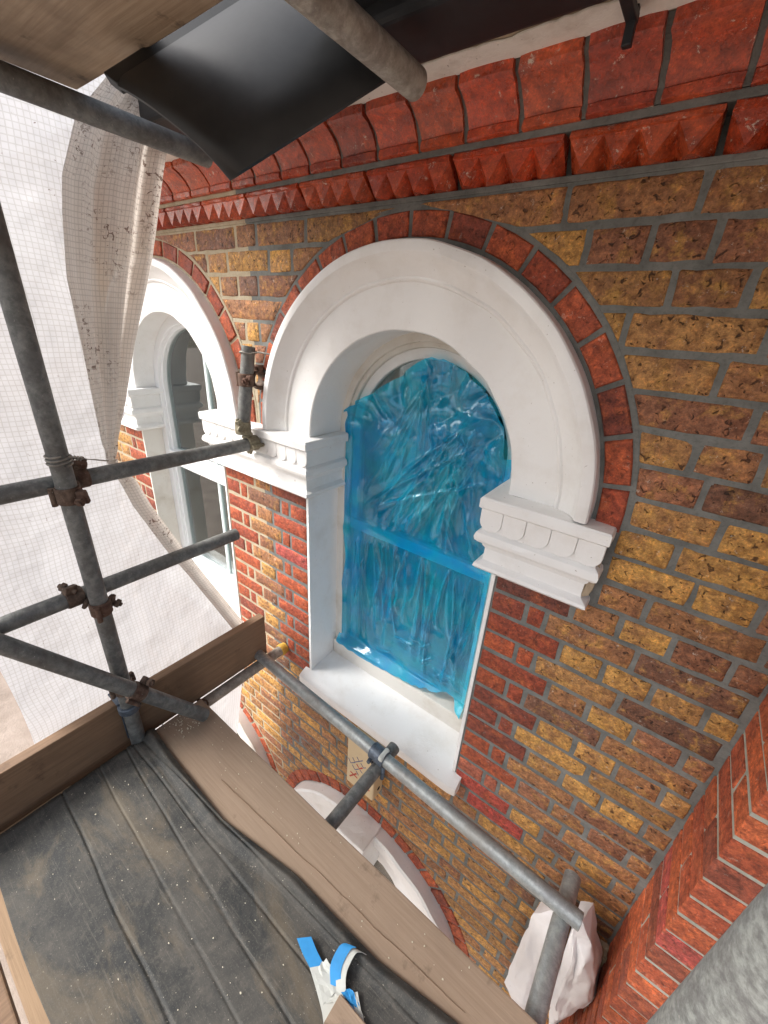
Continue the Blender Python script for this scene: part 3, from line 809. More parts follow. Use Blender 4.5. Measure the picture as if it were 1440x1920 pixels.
# --- capitals (impost blocks) : layers stacked with mitred returns, dentils as half-round tongues
def capital(x0, x1, label, raw=False, sides=(True, True), seed=1):
    rn = random.Random(seed)
    o = empty('stone_capital', ((x0 + x1) / 2, 0, 0.068), label, 'capital', 'white capitals at the arch springing')
    sl_, sr_ = sides
    def layer(name, prof, mat='white_paint', back=0.165):
        # prof: (overhang, z) bottom to top ; overhang measured outward from the wall face / jamb line
        Vv, Ff = [], []; m = len(prof)
        ins = 0.062
        n = 12
        path = []
        def corner(side): return side
        # path points: (x, y, nx, ny) -> offset by overhang
        if sl_: path += [(x0 + ins, back, -1, 0), (x0 + ins, 0.05, -1, 0), (x0 + ins, 0.0, -1, -1)]
        else: path += [(x0, 0.0, 0, -1)]
        for i in range(1, n): path.append((lerp(x0 + (ins if sl_ else 0), x1 - (ins if sr_ else 0), i / n), 0.0, 0, -1))
        if sr_: path += [(x1 - ins, 0.0, 1, -1), (x1 - ins, 0.05, 1, 0), (x1 - ins, back, 1, 0)]
        else: path += [(x1, 0.0, 0, -1)]
        for (px, py, ax, ay) in path:
            for ov, z in prof:
                w = mnoise.noise(Vector((px * 16 + seed, py * 16, z * 30))) * 0.0022
                Vv.append((px + ax * (ov + w), py + ay * (ov + w), z + w))
        k = len(path)
        for i in range(k - 1):
            for j in range(m - 1): Ff.append((i * m + j, i * m + j + 1, (i + 1) * m + j + 1, (i + 1) * m + j))
        for j, rev in ((0, False), (m - 1, True)):
            b = len(Vv)
            for (px, py, ax, ay) in path: Vv.append((px - ax * 0.004, py + (0.012 if ay else 0.0), prof[j][1]))
            for i in range(k - 1): Ff.append((i * m + j, (i + 1) * m + j, b + i + 1, b + i))
        Ff += [tuple(j for j in range(m)), tuple((k - 1) * m + j for j in range(m))]
        q = mesh_obj(name, Vv, Ff, mat, o, smooth=True, origin=((x0 + x1) / 2, 0, prof[0][1])); recalc(q, 0.55); return q
    layer('abacus', [(0.052, 0.262), (0.058, 0.264), (0.062, 0.268), (0.062, 0.292), (0.058, 0.297), (0.030, 0.299), (0.0, 0.300)])
    layer('frieze', [(0.046, 0.196), (0.046, 0.264)])
    layer('torus', [(0.040, 0.158), (0.052, 0.160), (0.060, 0.168), (0.062, 0.178), (0.058, 0.190), (0.046, 0.198)])
    layer('neck', [(0.036, 0.100), (0.034, 0.112), (0.034, 0.140), (0.040, 0.148), (0.044, 0.160)])
    layer('bead', [(0.0, 0.066), (0.030, 0.068), (0.046, 0.074), (0.054, 0.082), (0.052, 0.092), (0.040, 0.099), (0.034, 0.104)])
    # tongues
    wdt = 0.058
    nt = max(1, round((x1 - x0 - 0.01) / wdt)); st = (x1 - x0 - 0.01) / nt
    def tongue(c, ax):
        pts = []
        hw = st / 2 - 0.0006
        zt, zc = 0.263, 0.226
        for i in range(11):
            a = PI + PI * i / 10; pts.append((hw * math.cos(a), zc + 0.028 * math.sin(a)))
        pts += [(hw, zt), (-hw, zt)]
        Vv = []
        for d in (0.040, 0.0505, 0.0520):
            for (u, z) in pts:
                s_ = 0.96 if d == 0.0520 else 1.0
                zz = z if z > zc else zc + (z - zc) * s_
                Vv.append((c + u * s_, -d, zz) if ax == 0 else None)
        k = len(pts)
        Ff = [(r * k + i, r * k + (i + 1) % k, (r + 1) * k + (i + 1) % k, (r + 1) * k + i) for r in range(2) for i in range(k)] + [tuple(range(2 * k, 3 * k))]
        q = mesh_obj('tongue', Vv, Ff, 'white_paint', o, smooth=False, origin=(c, -0.05, 0.2)); recalc(q, 0.5)
    for i in range(nt): tongue(x0 + 0.005 + st * (i + 0.5), 0)
    if raw:
        bevel_box('rough_stone_end', (x1 - 0.062, -0.026, 0.105), (x1 - 0.010, 0.02, 0.25), 'raw_stone', o, 0.01, jitter=0.004, rnd=rn, sub=4)
    return o
capital(0.335, 0.657, 'white capital with scalloped tongues right of the blue film', raw=True, sides=(True, True), seed=2)
capital(-PITCH + 0.335, -0.335, 'white capital band on the brick pier between the two arched windows', seed=3)
capital(-PITCH - 0.66, -PITCH - 0.335, 'white capital left of the clear-glass window beside the hanging sheet', seed=4)

# --- cornice
cor = empty('brick_cornice', (0, 0, 0.985), 'red moulded brick cornice with a toothed tile course under the eaves', 'cornice')
bevel_box('mortar_bed', (XMIN, 0.024, 0.976), (CORNER + 0.2, 0.06, 1.06), 'mortar', cor, 0)
bevel_box('mortar_bed', (XMIN, -0.034, 1.0445), (CORNER + 0.2, 0.03, 1.0585), 'mortar', cor, 0.003)
bevel_box('mortar_bed', (XMIN, -0.004, 0.974), (CORNER + 0.2, 0.03, 0.9855), 'mortar', cor, 0.002)
Vv, Ff = [], []
PR = [(0.05, 1.059), (-0.034, 1.0595), (-0.038, 1.073), (-0.041, 1.089), (-0.054, 1.107), (-0.074, 1.123), (-0.088, 1.130), (-0.092, 1.146), (0.05, 1.146)]
for x in (XMIN, CORNER + 0.2): Vv += [(x, y, z) for y, z in PR]
m = len(PR); Ff = [(k, (k + 1) % m, m + (k + 1) % m, m + k) for k in range(m)]
recalc(mesh_obj('mortar_cove', Vv, Ff, 'mortar', cor, smooth=True), 0.5)
rn = random.Random(21)
def glazed(rn):
    t = rn.random(); c = (0.46, 0.065, 0.022) if t < 0.5 else ((0.33, 0.048, 0.022) if t < 0.75 else (0.54, 0.095, 0.03))
    f = rn.uniform(0.85, 1.15); return tuple(v * f for v in c)
# toothed tiles
def dogtooth_tile(x0, x1):
    x0 += 0.006; x1 -= 0.006
    zb, zt, zm = 0.9855, 1.0445, 1.033
    nt = 4; st = (x1 - x0) / nt
    Vv, Ff = [], []
    def v(x, y, z):
        Vv.append((x + rn.uniform(-1, 1) * 0.0012, y + rn.uniform(-1, 1) * 0.001, z + rn.uniform(-1, 1) * 0.001)); return len(Vv) - 1
    yt = -0.037
    def band(z, y): return [v(lerp(x0, x1, i / (2 * nt)), y, z) for i in range(2 * nt + 1)]
    b0 = band(zt, 0.0); b1 = band(zt, yt + 0.004); b2 = band(zt - 0.004, yt); b3 = band(zm, yt - 0.001); b4 = band(zm - 0.002, yt + 0.004)
    low = [v(lerp(x0, x1, i / (2 * nt)), (yt + 0.003) if i % 2 == 1 else 0.021, zb) for i in range(2 * nt + 1)]
    bk = [v(lerp(x0, x1, i / (2 * nt)), 0.023, zb) for i in range(2 * nt + 1)]
    for A, B in ((b0, b1), (b1, b2), (b2, b3), (b3, b4)):
        for i in range(2 * nt): Ff.append((A[i], A[i + 1], B[i + 1], B[i]))
    for i in range(1, 2 * nt, 2): Ff.append((b4[i - 1], b4[i], b4[i + 1], low[i]))       # flush inverted triangle
    for i in range(0, 2 * nt + 1, 2):                                                     # recessed notch between the teeth
        if i > 0: Ff.append((b4[i], low[i - 1], low[i]))
        if i < 2 * nt: Ff.append((b4[i], low[i], low[i + 1]))
    for i in range(2 * nt): Ff.append((low[i], low[i + 1], bk[i + 1], bk[i]))
    for e in (0, 2 * nt): Ff.append((b0[e], b1[e], b2[e], b3[e], b4[e], low[e], bk[e]))
    o = mesh_obj('toothed_tile', Vv, Ff, 'glazed_red_brick', cor, origin=((x0 + x1) / 2, 0, zb), col=glazed(rn)); recalc(o)
xs = [0.125 + 0.2475 * k for k in range(-9, 6)]
for a, b in zip(xs, xs[1:]): dogtooth_tile(a, b)
def cove_brick(x0, x1):
    x0 += 0.0055; x1 -= 0.0055
    P = [(0.0, 1.057), (-0.042, 1.057), (-0.046, 1.060), (-0.046, 1.073), (-0.042, 1.076), (-0.050, 1.087), (-0.062, 1.102), (-0.080, 1.116), (-0.097, 1.123), (-0.101, 1.127), (-0.101, 1.1455), (0.0, 1.1455)]
    Vv, Ff = [], []; n = 5; m = len(P)
    d = rn.uniform(-0.004, 0.0)
    for i in range(n + 1):
        for y, z in P:
            e = 0.003 if i in (0, n) else 0.0
            Vv.append((lerp(x0, x1, i / n) + rn.uniform(-1, 1) * 0.0015, y + d + e + rn.uniform(-1, 1) * 0.0006, z + rn.uniform(-1, 1) * 0.0005))
    for i in range(n):
        for k in range(m): Ff.append((i * m + k, i * m + (k + 1) % m, (i + 1) * m + (k + 1) % m, (i + 1) * m + k))
    Ff += [tuple(range(m)), tuple(n * m + k for k in range(m))]
    o = mesh_obj('cornice_brick', Vv, Ff, 'glazed_red_brick', cor, smooth=True, origin=((x0 + x1) / 2, 0, 1.064), col=glazed(rn)); recalc(o, 0.7)
xs = [0.04 + 0.1187 * k for k in range(-17, 10)]
for a, b in zip(xs, xs[1:]): cove_brick(a, b)

# eaves: flaking white soffit strip and black gutter
def ragged(name, y0, y1, z, th, mat, parent, seed, amp, x0=-2.0, x1=1.25, n=260):
    Vv, Ff = [], []
    for i in range(n + 1):
        x = lerp(x0, x1, i / n)
        j = mnoise.noise(Vector((x * 30 + seed, 0, 0))) * amp + mnoise.noise(Vector((x * 95 + seed, 3, 0))) * amp * 0.6
        k = mnoise.noise(Vector((x * 9 + seed, 9, 0))) * amp
        zz = z + mnoise.noise(Vector((x * 5, seed, 1))) * 0.002
        Vv += [(x, y0 + k + j, zz - th), (x, y1 + j * 0.8, zz - th), (x, y0 + k + j, zz), (x, y1 + j * 0.8, zz)]
    for i in range(n):
        a, b = i * 4, i * 4 + 4
        Ff += [(a, a + 1, b + 1, b), (a + 2, b + 2, b + 3, a + 3), (a, b, b + 2, a + 2), (a + 1, a + 3, b + 3, b + 1)]
    Ff += [(0, 2, 3, 1), (n * 4, n * 4 + 1, n * 4 + 3, n * 4 + 2)]
    o = mesh_obj(name, Vv, Ff, mat, parent); recalc(o); return o
sof = bevel_box('eaves_soffit', (-2.0, -0.172, 1.1465), (1.25, -0.02, 1.166), 'raw_stone', None, 0)
tag(sof, 'flaking white painted eaves soffit board above the red cornice', 'soffit')
f1 = ragged('flaking_paint', -0.158, -0.098, 1.1455, 0.0025, 'flaking_white', sof, 3, 0.006)
gut = bevel_box('gutter', (-2.0, -0.30, 1.139), (1.25, -0.166, 1.21), 'black_gutter', None, 0.012, 3)
tag(gut, 'black plastic gutter along the eaves at the top of the wall', 'gutter')
p = onZ(1186, 40, 1.13)
bevel_box('bracket', (p.x - 0.008, -0.31, 1.126), (p.x + 0.008, -0.125, 1.138), 'black_gutter', gut, 0.002)
bevel_box('bracket_leg', (p.x - 0.007, -0.137, 1.10), (p.x + 0.007, -0.125, 1.145), 'black_gutter', gut, 0.002)

tag(bevel_box('black_board', (0.03, -0.50, 1.165), (1.3, -0.296, 1.185), 'black_gutter', None, 0.004), 'black board over the dusty transom end above the eaves strip', 'board')

# --- return pier of red brick on the right
pier = bevel_box('brick_pier', (CORNER + 0.0035, -0.2185, -4.2), (CORNER + 0.7, 0.02, 1.14), 'pale_mortar', None, 0)
tag(pier, 'red brick pier projecting from the wall at the right edge', 'pier')
rp = random.Random(5)
for n in range(-15, 30):
    z1, z0 = -CH * n - 0.02, -CH * (n + 1) - 0.02
    if z1 > 1.13: continue
    g = 0.0055
    Y = -0.222
    if n % 2 == 0: L = [((CORNER, CORNER + 0.1025), (Y, 0.0))] + [((CORNER + 0.1125 + 0.225 * k, CORNER + 0.3275 + 0.225 * k), (Y, -0.12)) for k in range(2)]
    else: L = [((CORNER, CORNER + 0.215), (Y, Y + 0.1025)), ((CORNER, CORNER + 0.215), (Y + 0.1125, 0.0)), ((CORNER + 0.225, CORNER + 0.44), (Y, -0.12)), ((CORNER + 0.45, CORNER + 0.55), (Y, -0.12))]
    for (xa, xb), (ya, yb) in L:
        j = rp.uniform(-0.0015, 0.0015)
        c = red_col(rp)
        if n == 7: c = (0.46, 0.085, 0.07)
        else: c = (c[0] * 1.15, c[1] * 1.25, c[2] * 1.15)
        bevel_box('brick', (xa + j, ya + j, z0 + g), (xb - 0.001, yb, z1 - g), 'red_brick', pier, 0.004, 2, 0.0008, rp, col=c)

# rough mortar and the broken corner at the foot of the pier
lump = bevel_box('mortar_lump', (0.93, -0.05, -1.20), (1.025, 0.0, -1.145), 'raw_stone', None, 0.012, 2, 0.006, random.Random(8), sub=4)
tag(lump, 'rough pale mortar lump in the corner between the wall and the red pier', 'mortar')

# ------------------------------------------------------------------ scaffold
DECK = -0.76
STD = Vector((-0.56, -0.712, 0))
tube('scaffold_tube', (STD.x, STD.y, -4.2), (STD.x, STD.y, 2.3), 'backlit_dirty_steel', 'dark upright scaffold pole in front of the white sheet at left')
GX = -0.612
tube('scaffold_tube', (GX, -1.9, 0.250), (GX, -0.062, 0.241), 'backlit_dirty_steel', 'upper dark guard rail tube pointing at the pier capital')
tube('scaffold_tube', (GX, -1.9, -0.113), (GX, -0.19, -0.116), 'backlit_dirty_steel', 'lower grey guard rail tube with an open end before the left window')
d1 = onZ(384, 1341, -0.733); d0 = onX(-60, 1186.5, -0.575)
tube('scaffold_tube', d0 + (d0 - d1) * 0.5, d1, 'backlit_dirty_steel', 'sloping brace tube ending just above the deck at left')
tube('scaffold_tube', (-0.5, -1.9, 1.088), (-0.5, -0.23, 1.066), 'backlit_dirty_steel', 'dark transom tube under the upper deck at top left')
tube('scaffold_tube', (0.150, -1.9, 1.092), (0.150, -0.226, 1.086), 'dusty_steel', 'dusty transom tube with a cut end below the eaves')
ZT = DECK - 0.038 - 0.0245
tube('scaffold_tube', (-0.574, -1.9, ZT), (-0.574, -0.022, ZT), 'dusty_steel', 'transom tube under the toe board butting against the brick pier')
tube('scaffold_tube', (0.148, -1.9, ZT), (0.171, -0.088, ZT), 'backlit_dirty_steel', 'grey transom tube crossing below the sill beside the beige box')
tube('scaffold_tube', (0.851, -1.9, ZT), (0.848, -0.078, ZT), 'smooth_galvanised', 'galvanised transom tube in front of the white wrapped bundle')
tube('scaffold_tube', (-0.60, -0.152, ZT + 0.0485), (0.89, -0.206, ZT + 0.0485), 'smooth_galvanised', 'long galvanised ledger tube running below the white sill')
# near upright at the lower right of the picture: its left edge line is seen
pe = onZ(1320, 1778, 0.35)
dv = (Vector((pe.x, pe.y)) - Vector((CAMC.x, CAMC.y))).normalized()
rt = Vector((dv.y, -dv.x))
cN = Vector((pe.x, pe.y)) + rt * 0.0262
tube('scaffold_tube', (cN.x, cN.y, -4.2), (cN.x, cN.y, 0.47), 'galvanised', 'mottled galvanised upright pole cut off by the lower right corner')
st_ = empty('scaffold_tube', (-0.63, -0.105, 0.283), 'short upright tube stub with a wire ring between the two arches', 'scaffold tube', 'scaffold tubes')
Vt, Ft = tube_geo((-0.628, -0.108, 0.290), (-0.628, -0.055, 0.592), 0.02415); recalc(mesh_obj('pipe', Vt, Ft, 'backlit_dirty_steel', st_, smooth=True, origin=(-0.628, -0.108, 0.29)), 0.6)
cc = Vector((-0.628, -0.058, 0.572))
path_tube('wire_ring', [cc + Vector((0.029 * math.cos(a), 0.029 * math.sin(a), 0.003 * math.sin(3 * a))) for a in [2 * PI * k / 20 for k in range(20)]], 0.0032, 'wire', st_, closed=True)
path_tube('wire_tail', [cc + Vector((0.026, -0.005, 0.0)), cc + Vector((0.05, 0.01, 0.004)), cc + Vector((0.082, 0.03, 0.0))], 0.003, 'wire', st_)

def ring_band(c, axis, ra, rb, h, name, mat, parent, a0=0, a1=2 * PI, bulge=0.0):
    d, a, b = frame_from(Vector(axis)); V, F = [], []; n = 26
    full = abs(a1 - a0 - 2 * PI) < 1e-6
    cnt = n if full else n + 1
    prof = [(ra, -h / 2), (rb - 0.002, -h / 2), (rb, -h / 2 + 0.003), (rb, h / 2 - 0.003), (rb - 0.002, h / 2), (ra, h / 2)]
    for i in range(cnt):
        an = lerp(a0, a1, i / n)
        for r, t in prof: V.append(Vector(c) + d * t + (a * math.cos(an) + b * math.sin(an)) * (r + bulge * math.sin(an * 3)))
    m = len(prof)
    for i in range(n):
        j = (i + 1) % cnt
        for k in range(m): F.append((i * m + k, i * m + (k + 1) % m, j * m + (k + 1) % m, j * m + k))
    if not full: F += [tuple(range(m)), tuple((cnt - 1) * m + k for k in range(m))]
    o = mesh_obj(name, V, F, mat, parent, smooth=True, origin=c); recalc(o, 0.5); return o
def prism(c, axis, r, h, sides, name, mat, parent):
    d, a, b = frame_from(Vector(axis)); V, F = [], []
    for t, s in ((-h / 2, 1), (h / 2 - 0.0015, 1), (h / 2, 0.86)):
        for k in range(sides):
            an = 2 * PI * k / sides; V.append(Vector(c) + d * t + (a * math.cos(an) + b * math.sin(an)) * r * s)
    for q in range(2):
        for k in range(sides): F.append((q * sides + k, q * sides + (k + 1) % sides, (q + 1) * sides + (k + 1) % sides, (q + 1) * sides + k))
    F += [tuple(range(sides))[::-1], tuple(2 * sides + k for k in range(sides))]
    o = mesh_obj(name, V, F, mat, parent, origin=c); recalc(o); return o
def coupler(p, ax1, q, ax2, label, mat='rusty_iron', side=1, h=0.046):
    """double coupler: a hinged band on each tube, a saddle between, flaps, bolts and nuts"""
    p, q = Vector(p), Vector(q); mid = (p + q) / 2
    o = empty('scaffold_coupler', mid, label, 'coupler', 'scaffold couplers')
    link = (q - p).normalized()
    for c, ax, sgn in ((p, Vector(ax1).normalized(), 1), (q, Vector(ax2).normalized(), -1)):
        ring_band(c, ax, 0.0243, 0.0295, h, 'band', mat, o)
        out = -link * sgn
        lat = ax.cross(out).normalized() * side
        ear = c + out * 0.012 + lat * 0.036
        d, a, b = frame_from(ax)
        bevel_box('flap', (-0.010, -0.008, -h * 0.42), (0.014, 0.008, h * 0.42), mat, o, 0.004, 2,
                  xf=Matrix.Translation(ear) @ Matrix((lat, out, ax)).transposed().to_4x4())
        ear2 = c + out * 0.012 - lat * 0.033
        prism(ear2, ax, 0.0075, h * 1.1, 10, 'hinge_pin', mat, o)
        bt = ear + lat * 0.002
        prism(bt + out * 0.008, out, 0.0065, 0.05, 10, 'bolt', mat, o)
        prism(bt + out * 0.020, out, 0.0135, 0.013, 6, 'nut', mat, o)
    bevel_box('saddle', (-0.017, -0.017, -0.006), (0.017, 0.017, 0.006), mat, o, 0.003, 1,
              xf=Matrix.Translation(mid) @ Matrix((frame_from(link)[1], frame_from(link)[2], link)).transposed().to_4x4())
    return o
UP, YY, XX = (0, 0, 1), (0, 1, 0), (1, 0, 0)
coupler((STD.x, STD.y, 0.226), UP, (GX, STD.y + 0.045, 0.247), YY, 'rusty coupler joining the upright pole and the upper guard rail')
coupler((STD.x, STD.y, -0.150), UP, (GX, STD.y - 0.045, -0.114), YY, 'rusty coupler joining the upright pole and the lower guard rail')
dd = (d1 - d0).normalized(); tt = (STD.y - d0.y) / dd.y; dc = d0 + dd * tt
coupler((STD.x, STD.y, dc.z - 0.03), UP, dc + dd * 0.03, dd, 'brown coupler clamping the sloping brace to the upright pole', side=-1)
coupler((-0.628, -0.106, 0.305), UP, (GX, -0.085, 0.243), YY, 'brassy coupler at the end of the upper guard rail below the tube stub', 'brassy_iron')
coupler((-0.628, -0.075, 0.478), UP, (-0.628, -0.03, 0.478), XX, 'rusty coupler half way up the short tube stub', 'rusty_iron')
cq = empty('scaffold_coupler', (0.168, -0.18, ZT + 0.0485), 'blue grey clip clamping the ledger tube over the transom beside the beige box', 'coupler', 'scaffold couplers')
lc = Vector((0.162, -0.1796, ZT + 0.0485))
ring_band(lc, (1.49, -0.054, 0), 0.0245, 0.031, 0.066, 'band', 'blue_steel', cq)
bevel_box('worn_pad', (lc.x + 0.012, lc.y - 0.030, lc.z + 0.012), (lc.x + 0.032, lc.y + 0.024, lc.z + 0.0325), 'white_tape', cq, 0.008, 2)
prism(lc + Vector((-0.02, -0.034, -0.012)), (0.2, -1, 0.1), 0.008, 0.022, 6, 'bolt', 'blue_steel', cq)
prism(lc + Vector((0.035, -0.02, -0.045)), (0.2, -0.5, -1), 0.008, 0.05, 8, 'hook_bolt', 'blue_steel', cq)
ring_band(lc + Vector((0, -0.0, -0.0485)), (0.0127, 1, 0), 0.0245, 0.029, 0.03, 'band', 'blue_steel', cq)
cl = empty('scaffold_coupler', (-0.574, -0.47, ZT), 'small rusty clip on the transom beside the toe board', 'coupler', 'scaffold couplers')
ring_band((-0.574, -0.50, ZT), YY, 0.0245, 0.030, 0.03, 'band', 'rusty_iron', cl)
prism((-0.548, -0.47, ZT + 0.024), UP, 0.012, 0.014, 6, 'nut', 'rusty_iron', cl)
path_tube('swarf', [(-0.575 + 0.03 * math.cos(a), -0.455 + 0.012 * math.sin(2 * a), ZT + 0.03 * math.sin(a)) for a in [0.2 + 0.4 * k for k in range(10)]], 0.004, 'rusty_iron', cl)
tp_ = empty('tube_cap', (-0.574, -0.02, ZT), 'yellow plastic cap on the transom end against the wall', 'cap')
ring_band((-0.574, -0.030, ZT), YY, 0.0245, 0.030, 0.022, 'cap_band', 'yellow_cap', tp_)
prism((-0.574, -0.012, ZT), YY, 0.026, 0.016, 18, 'cap_disc', 'yellow_cap', tp_)
# toe board clip on the upright
tc = empty('board_clip', (-0.585, STD.y, -0.575), 'flat blue steel clip holding the toe board to the upright pole', 'clip')
bevel_box('strap', (-0.650, STD.y - 0.030, -0.572), (-0.575, STD.y + 0.022, -0.564), 'blue_steel', tc, 0.002, 1)
ring_band((STD.x, STD.y, -0.585), UP, 0.0245, 0.034, 0.028, 'collar', 'blue_steel', tc)
bevel_box('tongue_plate', (-0.588, STD.y - 0.024, -0.75), (-0.5835, STD.y + 0.024, -0.575), 'blue_steel', tc, 0.001, 1)

# boards
def board(name, lo, hi, mat, label, cat='scaffold board', group=None, seed=0, bev=0.004, bow=0.0):
    lo, hi = Vector(lo), Vector(hi); rn = random.Random(seed)
    bm = bmesh.new(); bmesh.ops.create_cube(bm, size=1.0)
    d = hi - lo; c = (lo + hi) / 2
    bmesh.ops.scale(bm, vec=d, verts=bm.verts)
    ax = max(range(3), key=lambda i: d[i])
    es = [e for e in bm.edges if abs((e.verts[0].co - e.verts[1].co)[ax]) > d[ax] * 0.5]
    bmesh.ops.subdivide_edges(bm, edges=es, cuts=20, use_grid_fill=True)
    for v in bm.verts:
        w = v.co + c
        for i in range(3):
            if i != ax: v.co[i] += mnoise.noise(Vector((w[ax] * 3.0, seed * 3.1 + i, (v.co[i] > 0) * 4.0))) * 0.0022
    es = [e for e in bm.edges if len(e.link_faces) == 2 and e.calc_face_angle(0) > 0.8]
    bmesh.ops.bevel(bm, geom=es, offset=bev, segments=2, profile=0.6, affect='EDGES', clamp_overlap=True)
    me = bpy.data.meshes.new(name); bm.to_mesh(me); bm.free(); me.materials.append(MAT[mat])
    o = bpy.data.objects.new(name, me); COL.objects.link(o); o.location = c
    return tag(o, label, cat, group)
board('toe_board', (-0.628, -1.9, -0.800), (-0.590, -0.104, -0.575), 'brown_board', 'dark brown toe board standing on edge across the left end of the deck', 'toe board', None, 1)
g = 'boards of the working deck'
board('scaffold_board', (-0.555, -0.690, DECK - 0.038), (1.5, -0.468, DECK), 'tan_board', 'wide tan scaffold board along the wall side of the deck', group=g, seed=2)
board('scaffold_board', (-0.560, -0.918, DECK - 0.038), (1.5, -0.697, DECK - 0.001), 'tan_board', 'tan scaffold board hidden under the black membrane next to the bare one', group=g, seed=3)
board('scaffold_board', (-0.566, -1.176, DECK - 0.038), (1.5, -0.925, DECK - 0.001), 'orange_board', 'tan scaffold board whose rim shows along the outer edge of the membrane', group=g, seed=4)
board('scaffold_board', (-0.560, -1.41, DECK - 0.038), (1.5, -1.188, DECK), 'brown_board', 'brown outer scaffold board past the bright gap in the lower left corner', group=g, seed=5)
inb = [o for o in bpy.data.objects if o.get('label', '').startswith('wide tan scaffold board')][0]
for (pa, pb, wdt, sd) in (((415, 1462), (872, 1900), 0.0012, 1),):
    a_, b_ = onZ(*pa, DECK), onZ(*pb, DECK); Vv, Ff = [], []; n = 90
    for i in range(n + 1):
        t = i / n; p = a_.lerp(b_, t); w = wdt * (0.35 + 0.65 * abs(mnoise.noise(Vector((t * 14, sd, 0))))) * min(1, t * 12, (1 - t) * 12) + 0.0002
        yy = p.y + 0.004 * mnoise.noise(Vector((t * 9, sd, 3))) + 0.0012 * mnoise.noise(Vector((t * 50, sd, 3)))
        Vv += [(p.x, yy - w / 2, DECK + 0.0026), (p.x, yy + w / 2, DECK + 0.0026), (p.x, yy + w / 2, DECK - 0.004), (p.x, yy - w / 2, DECK - 0.004)]
    for i in range(n):
        for k in range(4): Ff.append((i * 4 + k, i * 4 + (k + 1) % 4, i * 4 + 4 + (k + 1) % 4, i * 4 + 4 + k))
    recalc(mesh_obj('split', Vv, Ff, 'brown_board', inb))
g = 'boards of the upper deck'
board('scaffold_board', (-0.555, -0.735, 1.113), (1.6, -0.499, 1.151), 'upper_board', 'stained tan underside of the upper deck board at top left', group=g, seed=6)
board('scaffold_board', (-0.555, -0.965, 1.113), (1.6, -0.745, 1.151), 'upper_board', 'second upper deck board over the dark transom at top left', group=g, seed=7)
board('scaffold_board', (-0.555, -1.20, 1.113), (1.6, -0.975, 1.151), 'upper_board', 'outermost upper deck board at the top left corner', group=g, seed=8)

# black plank leaning from the transom
DP = 0.715
c1, c2 = CAMC + ray(214, 150) * DP, CAMC + ray(428, 320) * DP
ld = (r0 - r1 * 0.636).normalized()
wd = (c2 - c1); nrm = ld.cross(wd).normalized()
if nrm.dot(CAMC - c1) < 0: nrm = -nrm
pl = empty('black_plank', c2, 'smooth black plastic fascia plank leaning under the upper deck', 'plank')
def slab(name, a, b, L, th, mat, parent, nr, e=0.0):
    Vv = [a, b, b + ld * L, a + ld * L]; Vv = Vv + [v - nr * th for v in Vv]
    o = mesh_obj(name, Vv, [(0, 1, 2, 3), (7, 6, 5, 4), (0, 4, 5, 1), (1, 5, 6, 2), (2, 6, 7, 3), (3, 7, 4, 0)], mat, parent, origin=c2)
    bm = bmesh.new(); bm.from_mesh(o.data); bmesh.ops.recalc_face_normals(bm, faces=bm.faces)
    bmesh.ops.bevel(bm, geom=bm.edges[:], offset=min(0.003, th * 0.3), segments=2, profile=0.6, affect='EDGES'); bm.to_mesh(o.data); bm.free()
    return o
Vv, Ff = [], []; nu, nv = 24, 12
def pp(u, v, off):                               # gently cupped board, long edge and nose rounded
    q = c1 + wd * v + ld * (0.345 * u)
    cup = 0.022 * (1 - (2 * v - 1) ** 2) - 0.014 * max(0, (v - 0.84) / 0.16) ** 2 - 0.010 * max(0, (0.06 - u) / 0.06) ** 2
    return q + nrm * (cup - off) - ld * 0.0 + wd.normalized() * (-0.010 * max(0, (0.06 - u) / 0.06) ** 2 if v > 0.8 else 0)
for off in (0.0, 0.006):
    for i in range(nu + 1):
        for j in range(nv + 1): Vv.append(pp((i / nu) ** 1.4, j / nv, off))
N_ = (nu + 1) * (nv + 1); idx = lambda i, j, l: l * N_ + i * (nv + 1) + j
for i in range(nu):
    for j in range(nv): Ff += [(idx(i, j, 0), idx(i + 1, j, 0), idx(i + 1, j + 1, 0), idx(i, j + 1, 0)), (idx(i, j, 1), idx(i, j + 1, 1), idx(i + 1, j + 1, 1), idx(i + 1, j, 1))]
for i in range(nu):
    for j in (0, nv): Ff.append((idx(i, j, 0), idx(i + 1, j, 0), idx(i + 1, j, 1), idx(i, j, 1)))
for j in range(nv):
    for i in (0, nu): Ff.append((idx(i, j, 0), idx(i, j + 1, 0), idx(i, j + 1, 1), idx(i, j, 1)))
recalc(mesh_obj('panel', Vv, Ff, 'black_plastic', pl, smooth=True, origin=c2), 0.6)
slab('lip', c1 - wd.normalized() * 0.030 - nrm * 0.004, c1 + wd.normalized() * 0.001 - nrm * 0.004, 0.345, 0.022, 'black_plastic', pl, nrm)
